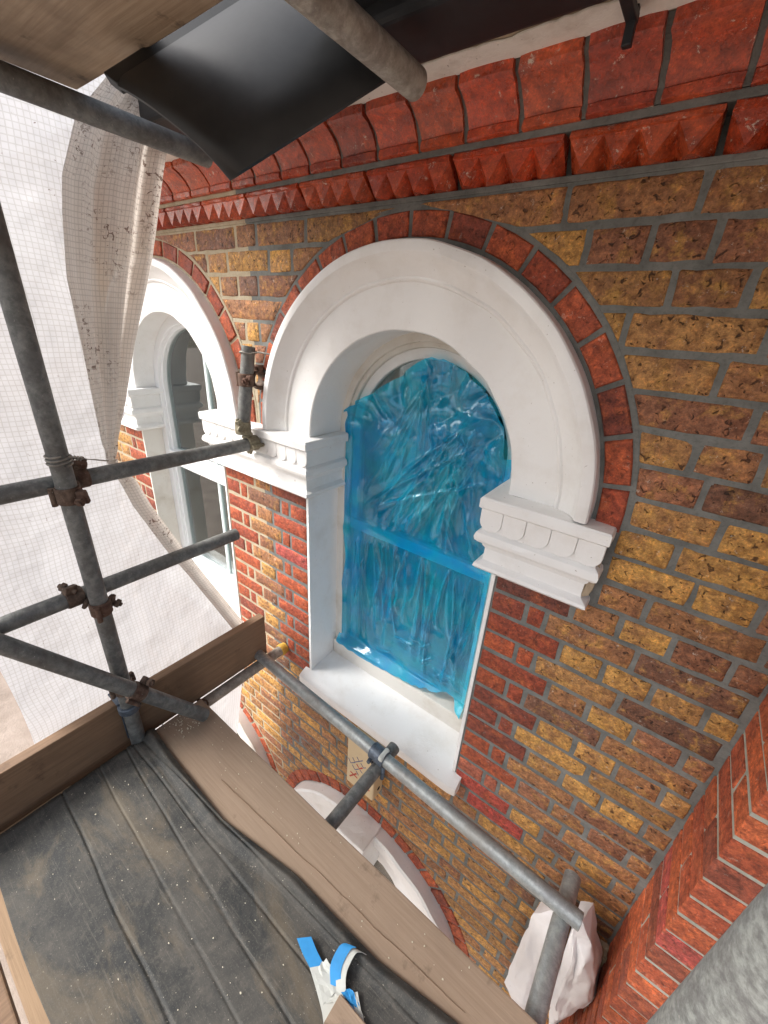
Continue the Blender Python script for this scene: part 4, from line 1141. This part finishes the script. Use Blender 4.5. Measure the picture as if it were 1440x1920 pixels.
# membrane on the deck
def ms(tab, x): return interp(tab, x)
YR = [(-0.56, -0.655), (-0.40, -0.668), (-0.08, -0.676), (0.20, -0.630), (0.49, -0.622), (0.70, -0.588), (1.4, -0.56)]
lines = [((125, 1500), (320, 1920)), ((205, 1470), (450, 1920)), ((265, 1450), (545, 1920)), ((285, 1440), (640, 1890)), ((300, 1420), (720, 1850))]
LN = []
for a, b in lines:
    p, q = onZ(*a, DECK + 0.006), onZ(*b, DECK + 0.006); LN.append((p.x, p.y, (q.y - p.y) / (q.x - p.x)))
Vv, Ff, nx, ny = [], [], 100, 280
for i in range(nx + 1):
    x = lerp(-0.552, 1.35, i / nx); ye = ms(YR, x); y0 = -1.146 + 0.004 * math.sin(x * 9)
    for j in range(ny + 1):
        y = lerp(y0, ye, j / ny)
        h = 0.0075 + 0.0012 * mnoise.noise(Vector((x * 3, y * 9, 0))) + 0.0005 * mnoise.noise(Vector((x * 9, y * 30, 2)))
        for k, (px, py, sl) in enumerate(LN):
            yl = py + sl * (x - px) + 0.006 * mnoise.noise(Vector((x * 4, k * 7.0, 0)))
            d = y - yl
            a = (0.0018, 0.001, 0.0014, 0.0018, 0.003)[k]
            if d > 0: h += a * math.exp(-d / 0.07)
            h -= (0.0045, 0.0022, 0.0035, 0.0038, 0.005)[k] * math.exp(-((d + 0.002) / 0.0032) ** 2)
        e = (ye - y)
        if e < 0.05: h += 0.016 * math.exp(-((e - 0.02) / 0.016) ** 2)
        Vv.append((x, y, DECK + max(0.0035, h)))
for i in range(nx):
    for j in range(ny): Ff.append((i * (ny + 1) + j, (i + 1) * (ny + 1) + j, (i + 1) * (ny + 1) + j + 1, i * (ny + 1) + j + 1))
mem = mesh_obj('rubber_membrane', Vv, Ff, 'membrane', None, smooth=True, origin=(0.3, -0.9, DECK))
md = mem.modifiers.new('thick', 'SOLIDIFY'); md.thickness = 0.0022; md.offset = -1
tag(mem, 'dusty black rubber membrane with long folds laid over the deck', 'membrane')

# paint chips and swept debris
rn = random.Random(77)
Vv, Ff = [], []
def chip(p, s):
    b = len(Vv); a = rn.uniform(0, PI); n = rn.choice((4, 5, 5, 6))
    pts = [(s * rn.uniform(0.5, 1.0) * math.cos(a + 2 * PI * k / n), s * rn.uniform(0.35, 0.8) * math.sin(a + 2 * PI * k / n)) for k in range(n)]
    for z in (0.0, 0.0015):
        for k, (u, v) in enumerate(pts): Vv.append((p[0] + u, p[1] + v, p[2] + z + rn.uniform(0, 0.002)))
    Ff.append(tuple(b + n + k for k in range(n)))
    for k in range(n): Ff.append((b + k, b + (k + 1) % n, b + n + (k + 1) % n, b + n + k))
for _ in range(110):
    x = rn.uniform(-0.5, 1.1); y = rn.gauss(-0.87, 0.11)
    if -1.13 < y < -0.66: chip((x, y, DECK + 0.0125), rn.uniform(0.001, 0.003))
for _ in range(60):
    q = onZ(rn.gauss(350, 22), rn.gauss(1362, 10), DECK); chip((q.x, q.y, DECK + 0.0005), rn.uniform(0.0015, 0.0045))
for _ in range(50): chip((rn.uniform(-0.4, 0.9), rn.uniform(-0.60, -0.48), DECK + 0.0005), rn.uniform(0.001, 0.003))
tag(mesh_obj('paint_chips', Vv, Ff, 'chip'), 'scattered pale paint chips and grit on the deck', 'debris', kind='stuff')

# ------------------------------------------------------------------ blue film over the window
FT = [(onY(u, v, 0.160).x, onY(u, v, 0.160).z) for u, v in [(641, 770), (700, 735), (760, 697), (796, 670), (830, 673), (865, 695), (900, 727), (925, 765), (942, 803), (946, 860)]]
FB = [(-0.362, -0.757), (-0.334, -0.762), (-0.18, -0.765), (-0.022, -0.75), (0.06, -0.742), (0.135, -0.735), (0.20, -0.725), (0.24, -0.70), (0.27, -0.705), (0.30, -0.74), (0.325, -0.765)]
import numpy as np
rf = random.Random(31)
nx, nz = 230, 330
U, Tt = np.meshgrid(np.linspace(0, 1, nx + 1), np.linspace(0, 1, nz + 1))
X = -0.362 + 0.69 * U
def nz1(P, seed): return np.array([mnoise.noise(Vector((a, b, seed))) for a, b in P])
xr = X[0]
zt_ = np.array([interp(FT, x) + 0.005 * mnoise.noise(Vector((x * 40, 0, 0))) for x in xr]); zb_ = np.array([interp(FB, x) + 0.008 * mnoise.noise(Vector((x * 30, 5, 0))) for x in xr])
Z = zb_ + (zt_ - zb_) * Tt
H = np.zeros_like(X)
def nfield(sx, sz, seed):
    g = np.array([[mnoise.noise(Vector((X[i, j] * sx, Z[i, j] * sz, seed))) for j in range(0, nx + 1, 3)] for i in range(0, nz + 1, 3)])
    gi = np.linspace(0, g.shape[0] - 1, nz + 1); gj = np.linspace(0, g.shape[1] - 1, nx + 1)
    i0 = np.clip(gi.astype(int), 0, g.shape[0] - 2); j0 = np.clip(gj.astype(int), 0, g.shape[1] - 2); fi = (gi - i0)[:, None]; fj = (gj - j0)[None, :]
    return (g[i0][:, j0] * (1 - fi) * (1 - fj) + g[i0 + 1][:, j0] * fi * (1 - fj) + g[i0][:, j0 + 1] * (1 - fi) * fj + g[i0 + 1][:, j0 + 1] * fi * fj)
n_a, n_b, n_c, n_d = nfield(5, 4, 1.0), nfield(13, 9, 4.0), nfield(9, 11, 7.0), nfield(24, 20, 2.0)
H += 0.010 * n_a + 0.002 * n_b
def fold(p, q, bend, w0, w1, h, asym=1.0):
    """one tension fold running from p to q (x, z), narrow at p, wider at q"""
    global H
    dx, dz = q[0] - p[0], q[1] - p[1]; L = math.hypot(dx, dz)
    t = ((X - p[0]) * dx + (Z - p[1]) * dz) / (L * L)
    d = ((X - p[0]) * -dz + (Z - p[1]) * dx) / L
    tc = np.clip(t, 0, 1)
    d = d - bend * np.sin(np.pi * tc) - 0.010 * n_b * tc
    w = w0 + (w1 - w0) * tc
    w = np.where(d > 0, w * asym, w)
    env = np.clip(t / 0.06, 0, 1) * np.clip((1 - t) / 0.18, 0, 1)
    H += h * env * np.exp(-np.abs(d / w) ** 1.5) * (0.75 + 0.5 * n_c)
for k in range(24):                                 # upper sash, hanging from the knot at upper right
    p = (rf.gauss(0.17, 0.05), rf.gauss(0.37, 0.05))
    q = (rf.uniform(-0.26, 0.31), rf.choice((-0.07, -0.06, -0.05, 0.0)))
    fold(p, q, rf.uniform(-0.05, 0.02), 0.003, rf.uniform(0.006, 0.016), rf.uniform(0.003, 0.012), rf.uniform(0.5, 2.2))
for k in range(12):                                 # from the peak at the top
    p = (rf.gauss(0.0, 0.02), rf.gauss(0.56, 0.02)); q = (rf.uniform(-0.30, 0.10), rf.uniform(0.02, 0.36))
    fold(p, q, rf.uniform(-0.02, 0.02), 0.003, rf.uniform(0.005, 0.012), rf.uniform(0.003, 0.009), rf.uniform(0.5, 2))
for k in range(34):                                 # lower sash, hanging from the meeting rail
    x0 = rf.uniform(-0.33, 0.31); z0 = rf.uniform(-0.16, -0.11) if rf.random() < 0.7 else rf.uniform(-0.4, -0.2)
    q = (x0 + rf.gauss(0.0, 0.035), z0 - rf.uniform(0.25, 0.58))
    if q[1] < -0.72: q = (q[0], -0.72)
    fold((x0, z0), q, rf.uniform(-0.018, 0.018), 0.003, rf.uniform(0.005, 0.018), rf.uniform(0.004, 0.013), rf.uniform(0.5, 2))
for k in range(16):                                 # short slack creases near the foot and under the rail
    a_ = rf.uniform(-0.32, 0.30); b_ = rf.uniform(-0.70, -0.52); an = rf.uniform(-0.9, 0.9); l_ = rf.uniform(0.04, 0.12)
    fold((a_, b_), (a_ + l_ * math.cos(an), b_ + l_ * math.sin(an)), 0.0, 0.003, 0.006, rf.uniform(0.003, 0.008))
top = np.exp(-(np.clip(0.40 - Z, 0, 9) / 0.09) ** 2)
H += top * (0.040 * np.abs(n_c) + 0.008 * np.abs(n_b))
H += 0.020 * np.exp(-(((X - 0.16) ** 2 + (Z - 0.40) ** 2) / 0.0045)) * (1 + 0.8 * n_d)
rail = np.exp(-((Z + 0.10) / 0.030) ** 2)
H = H * (1 - 0.8 * rail) + 0.0005 * n_d
Y = 0.182 - H * 1.5
edge = np.clip(np.minimum(U, 1 - U) / 0.05, 0, 1)
Y = 0.166 + (Y - 0.166) * edge
low = np.clip((-0.715 - Z) / 0.03, 0, 1); Y = Y + (0.1425 - Y) * low
Y = np.minimum(Y, 0.188)
pin = np.clip(1 - U / 0.15, 0, 1) * 0.026 * np.exp(-((Z + 0.27) / 0.13) ** 2)
Vv = np.stack([X + pin, Y, Z], -1).reshape(-1, 3).tolist()
Ff = [(i * (nx + 1) + j, i * (nx + 1) + j + 1, (i + 1) * (nx + 1) + j + 1, (i + 1) * (nx + 1) + j) for i in range(nz) for j in range(nx)]
film = mesh_obj('plastic_film', Vv, Ff, 'blue_film', None, smooth=True, origin=(0, 0.17, -0.76))
tag(film, 'crumpled translucent blue protective film stretched over the main window', 'plastic film')

# ------------------------------------------------------------------ white sheeting at the left end
def sheet(name, rows, cols, fn, mat, label, cat='sheeting', group=None):
    Vv, Ff, UV = [], [], []
    for i in range(rows + 1):
        for j in range(cols + 1):
            p, uv = fn(i / rows, j / cols); Vv.append(p); UV.append(uv)
    for i in range(rows):
        for j in range(cols): Ff.append((i * (cols + 1) + j, i * (cols + 1) + j + 1, (i + 1) * (cols + 1) + j + 1, (i + 1) * (cols + 1) + j))
    o = mesh_obj(name, Vv, Ff, mat, None, smooth=True, uv=UV, origin=Vv[0]); return tag(o, label, cat, group)
def pxtab(pts, x): return sorted([(onX(u, v, x).z, onX(u, v, x).y) for u, v in pts])
CL = pxtab([(215, 120), (138, 215), (110, 330), (110, 400), (120, 520), (142, 620), (165, 720), (196, 862)], -0.69)
CR = pxtab([(335, 220), (312, 290), (303, 350), (285, 480), (250, 640), (232, 760), (212, 862)], -0.69)
SL = pxtab([(203, 872), (225, 905), (250, 950), (310, 1030), (350, 1075), (430, 1172), (470, 1225)], -0.69)
SR = pxtab([(222, 872), (255, 900), (285, 950), (345, 1030), (400, 1098), (455, 1165), (490, 1215)], -0.69)
ZTIE = 0.25
def main_inner(z):
    return interp(CL, z) + 0.10 if z > 0.40 else (interp(CL, z) + 0.10 * (z - ZTIE) / 0.15 + 0.01 if z > ZTIE else interp(SL, z) + 0.022)
def f_main(t, u):
    z = lerp(-2.7, 1.75, t); yi = main_inner(min(z, 1.2)) if z > -0.75 else interp(SL, -0.75) + 0.04 + 0.0 * z
    yo = -0.985 - 0.03 * math.sin(z * 3) if z < 0.2 else -0.985 - (z - 0.2) * 1.2
    y = lerp(yo, yi, u)
    w = 0.022 * mnoise.noise(Vector((y * 2.2, z * 1.8, 0))) + 0.010 * mnoise.noise(Vector((y * 7, z * 3, 4)))
    x = -0.735 + w - 0.03 * math.sin((z - 0.25) * 2.2) * (1 if z < 0.25 else 0.5)
    if z < -0.7: x -= (-0.7 - z) * 0.18
    x = min(x, -0.702)
    return (x, y, z), (y + 0.012 * mnoise.noise(Vector((y * 5, z * 5, 1))), z + 0.016 * mnoise.noise(Vector((y * 4, z * 4, 9))))
sheet('debris_sheet', 150, 60, f_main, 'sheeting', 'bright white grid-reinforced sheeting hung across the left end of the scaffold')
def f_cur(t, u):
    z = lerp(ZTIE, 1.33, t); a, b = interp(CL, z), interp(CR, z)
    y = lerp(a, b, u); k = min(1, (z - ZTIE) / 0.35)
    x = -0.688 + k * (0.016 * math.sin(u * 12.5 + 0.5) + 0.009 * math.sin(u * 27 + z * 2)) + 0.006 * mnoise.noise(Vector((y * 9, z * 5, 0)))
    if z < ZTIE + 0.05: x += 0.01
    return (x, y, z), (u * 0.42 + 0.02 * mnoise.noise(Vector((u * 2, z * 3, 0))), z)
sheet('sheet_curtain', 90, 60, f_cur, 'dusty_sheeting', 'gathered flap of dusty sheeting tied to the pole and flecked with brown paint')
def f_strip(t, u):
    z = lerp(-0.79, ZTIE + 0.01, t); a, b = interp(SL, z), interp(SR, z)
    y = lerp(a, b, u)
    x = -0.688 + 0.012 * math.sin(u * PI) + 0.003 * mnoise.noise(Vector((y * 12, z * 8, 3)))
    return (x, y, z), (u * 0.07, z * 1.2)
sheet('sheet_hem', 80, 10, f_strip, 'dusty_sheeting', 'narrow folded hem of the sheeting slanting down to the toe board end')

# wire tie round the upright, holding the gathered sheet
wt = empty('wire_tie', (STD.x, STD.y, 0.30), 'twisted wire tying the gathered sheet to the upright pole', 'wire')
zc = onX(108, 866, STD.x).z
pts = []
for k in range(64):
    a = 2 * PI * k / 21; pts.append((STD.x + 0.0268 * math.cos(a), STD.y + 0.0268 * math.sin(a), zc - 0.010 + 0.010 * k / 21 + 0.0015 * math.sin(a * 2)))
path_tube('coil', pts, 0.0026, 'wire', wt, seg=6)
te = onX(203, 864, -0.67)
s0 = Vector((STD.x - 0.005, STD.y + 0.028, zc + 0.003)); s1 = s0.lerp(te, 0.28)
path_tube('twist', [s0.lerp(s1, k / 14) + Vector((0.004 * math.cos(k * 1.6), 0, 0.0045 * math.sin(k * 1.6))) for k in range(15)], 0.0034, 'wire', wt, seg=6)
path_tube('strand', [s1, s1.lerp(te, 0.5), te], 0.0022, 'wire', wt, seg=6)

# ------------------------------------------------------------------ small things
# alarm box under the sill
ab = empty('alarm_box', (0.0, 0, -1.15), 'beige wall box scribbled with blue and red strokes below the sill', 'alarm box')
bevel_box('case', (-0.080, -0.080, -1.292), (0.080, -0.0045, -0.985), 'beige_plastic', ab, 0.010, 3)
prism((0.0805, -0.038, -1.245), XX, 0.010, 0.003, 16, 'hole', 'hole', ab)
def stroke(pts, w, mat):
    V, F = [], []
    for i, (x, z) in enumerate(pts):
        a, b = pts[max(i - 1, 0)], pts[min(i + 1, len(pts) - 1)]; dx, dz = b[0] - a[0], b[1] - a[1]; L = math.hypot(dx, dz)
        for s in (-1, 1): V.append((x - dz / L * w * s / 2, -0.0808, z + dx / L * w * s / 2))
    k = len(V); V += [(v[0], -0.0795, v[2]) for v in V]
    for i in range(len(pts) - 1):
        F += [(2 * i, 2 * i + 1, 2 * i + 3, 2 * i + 2), (2 * i, 2 * i + 2, k + 2 * i + 2, k + 2 * i), (2 * i + 1, k + 2 * i + 1, k + 2 * i + 3, 2 * i + 3)]
    o = mesh_obj('pen_stroke', V, F, mat, ab, origin=(pts[0][0], -0.08, pts[0][1])); recalc(o)
def px(u, v): q = onY(440 + u / 4.8, 1300 + v / 4.8, -0.08); return (q.x, q.z)
for a in ([(1025, 578), (1045, 625), (1085, 622)], [(1062, 575), (1082, 618), (1122, 612)], [(1100, 570), (1122, 612), (1155, 606)], [(1058, 640), (1082, 685), (1118, 682)], [(1135, 628), (1160, 672), (1182, 670)], [(1092, 695), (1115, 738)], [(1128, 690), (1150, 720)]):
    stroke([px(*p) for p in a], 0.004, 'blue_ink')
for a in ([(1098, 635), (1122, 680), (1152, 672)], [(1036, 742), (1098, 722)], [(1042, 700), (1105, 765)], [(1184, 850), (1214, 880)]):
    stroke([px(*p) for p in a], 0.007, 'red_ink')

# masking tape
def ribbon(name, pts, wv, mat, parent, th=0.0012):
    pts = [Vector(p) for p in pts]; wv = Vector(wv); V, F = [], []
    n = len(pts)
    for i, p in enumerate(pts):
        t = (pts[min(i + 1, n - 1)] - pts[max(i - 1, 0)]).normalized(); nr = t.cross(wv).normalized()
        for s, q in ((-0.5, 0), (0.5, 0), (0.5, 1), (-0.5, 1)): V.append(p + wv * s + nr * th * q)
    for i in range(n - 1):
        for k in range(4): F.append((i * 4 + k, i * 4 + (k + 1) % 4, (i + 1) * 4 + (k + 1) % 4, (i + 1) * 4 + k))
    F += [(0, 1, 2, 3), tuple((n - 1) * 4 + k for k in range(4))]
    o = mesh_obj(name, V, F, mat, parent, smooth=False, origin=pts[0]); recalc(o, 0.5); return o
def smooth_path(P, k=6):
    P = [Vector(p) for p in P]; out = []
    for i in range(len(P) - 1):
        a, b, c, d = P[max(i - 1, 0)], P[i], P[i + 1], P[min(i + 2, len(P) - 1)]
        for j in range(k):
            t = j / k
            out.append(0.5 * ((2 * b) + (c - a) * t + (2 * a - 5 * b + 4 * c - d) * t * t + (3 * b - a - 3 * c + d) * t ** 3))
    return out + [P[-1]]
tpz = DECK
tape = empty('tape_scrap', onZ(620, 1850, tpz), 'crumpled strip of blue and white masking tape on the deck', 'tape')
T = lambda u, v, dz: onZ(u, v, tpz + dz)
ribbon('blue_end', smooth_path([T(570, 1758, 0.022), T(582, 1788, 0.020), T(598, 1818, 0.016)]), T(585, 1757, 0.022) - T(558, 1760, 0.022), 'blue_tape', tape)
ribbon('white_fold', smooth_path([T(594, 1812, 0.017), T(606, 1850, 0.013), T(618, 1895, 0.012), T(622, 1925, 0.012)]), T(622, 1860, 0.014) - T(594, 1866, 0.014), 'white_tape', tape)
ribbon('loop', smooth_path([T(640, 1868, 0.016), T(640, 1822, 0.030), T(656, 1786, 0.040), T(668, 1780, 0.036), T(680, 1786, 0.020)]), T(672, 1800, 0.03) - T(654, 1790, 0.03), 'white_tape', tape)
ribbon('blue_loop', smooth_path([T(630, 1850, 0.019), T(630, 1812, 0.033), T(646, 1778, 0.044), T(658, 1772, 0.044)]), T(650, 1792, 0.03) - T(630, 1784, 0.03), 'blue_tape', tape)
def crumple(name, quad, mat, parent, seed, amp=0.006, n=8):
    rn = random.Random(seed); V, F = [], []
    a, b, c, d = (Vector(q) for q in quad)
    for i in range(n + 1):
        for j in range(n + 1):
            p = a.lerp(b, j / n).lerp(d.lerp(c, j / n), i / n)
            V.append(p + Vector((rn.uniform(-1, 1), rn.uniform(-1, 1), abs(rn.uniform(-1, 1)))) * amp)
    for i in range(n):
        for j in range(n): F.append((i * (n + 1) + j, i * (n + 1) + j + 1, (i + 1) * (n + 1) + j + 1, (i + 1) * (n + 1) + j))
    o = mesh_obj(name, V, F, mat, parent, origin=quad[0]); md = o.modifiers.new('s', 'SOLIDIFY'); md.thickness = 0.001; return o
crumple('crumpled_part', [T(590, 1822, 0.014), T(612, 1795, 0.02), T(642, 1850, 0.014), T(605, 1880, 0.012)], 'white_tape', tape, 1, 0.003, 5)
crumple('torn_part', [T(608, 1880, 0.012), T(640, 1852, 0.016), T(664, 1862, 0.018), T(634, 1884, 0.012)], 'white_tape', tape, 2, 0.003, 5)
crumple('blue_crease', [T(640, 1862, 0.020), T(660, 1856, 0.022), T(674, 1888, 0.014), T(664, 1900, 0.012)], 'blue_tape', tape, 3, 0.003, 4)
crumple('tail', [T(655, 1862, 0.016), T(668, 1860, 0.018), T(684, 1915, 0.012), T(672, 1922, 0.012)], 'white_tape', tape, 4, 0.003, 5)
a, b, c = T(638, 1868, 0.012), T(606, 1925, 0.012), T(690, 1930, 0.012)
wo = mesh_obj('wood_offcut', [a, b, c] + [v + Vector((0, 0, 0.018)) for v in (a, b, c)], [(0, 2, 1), (3, 4, 5), (0, 1, 4, 3), (1, 2, 5, 4), (2, 0, 3, 5)], 'tan_board', origin=a)
recalc(wo); bm = bmesh.new(); bm.from_mesh(wo.data); bmesh.ops.bevel(bm, geom=bm.edges[:], offset=0.002, segments=2, affect='EDGES'); bm.to_mesh(wo.data); bm.free()
tag(wo, 'pointed tan wood offcut lying under the masking tape', 'wood')

# white wrapped bundle behind the galvanised transom
def bundle(name, outline, y0, depth, label, seed, mat='bag_white'):
    """folded white paper/plastic pack: faceted front with creases, real depth"""
    rn = random.Random(seed); pts = [onY(u, v, y0) for u, v in outline]; n = len(pts)
    c = sum(pts, Vector()) / n
    V = [p for p in pts] + [p.lerp(c, 0.30) + Vector((rn.uniform(-1, 1) * 0.014, -rn.uniform(0.005, 0.03), rn.uniform(-1, 1) * 0.014)) for p in pts] + [c + Vector((0, -0.018, 0))]
    V += [p.lerp(c, 0.06) + Vector((rn.uniform(0, 0.015), depth, rn.uniform(-0.02, 0.01))) for p in pts]
    F = [(i, (i + 1) % n, n + (i + 1) % n, n + i) for i in range(n)] + [(n + i, n + (i + 1) % n, 2 * n) for i in range(n)]
    F += [(i, 2 * n + 1 + i, 2 * n + 1 + (i + 1) % n, (i + 1) % n) for i in range(n)] + [tuple(2 * n + 1 + i for i in range(n))]
    o = mesh_obj(name, V, F, mat, None, origin=c); recalc(o)
    bm = bmesh.new(); bm.from_mesh(o.data)
    bmesh.ops.triangulate(bm, faces=bm.faces[:]); bmesh.ops.subdivide_edges(bm, edges=bm.edges[:], cuts=5, use_grid_fill=True)
    for v in bm.verts: v.co += Vector([mnoise.noise(v.co * 18 + Vector((k * 9.1 + seed, 0, 0))) * 0.006 + abs(mnoise.noise(v.co * 45 + Vector((k * 3.3, seed, 0)))) * 0.004 + abs(mnoise.noise(v.co * 120 + Vector((k * 3.3, seed, 9)))) * 0.0012 for k in range(3)])
    bm.to_mesh(o.data); bm.free(); recalc(o, 1.0)
    return tag(o, label, 'wrapped bundle', 'white wrapped bundles')
bundle('wrapped_bundle', [(1000, 1713), (1042, 1708), (1062, 1730), (1040, 1800), (1010, 1900), (965, 1890), (945, 1840), (978, 1760)], -0.13, 0.07, 'flat white paper wrapping left of the galvanised transom end', 4)
bundle('wrapped_bundle', [(1072, 1735), (1092, 1728), (1108, 1770), (1116, 1830), (1108, 1880), (1060, 1908), (1028, 1930), (1030, 1880)], -0.14, 0.08, 'wedge-shaped white paper bundle by the foot of the red pier', 6)
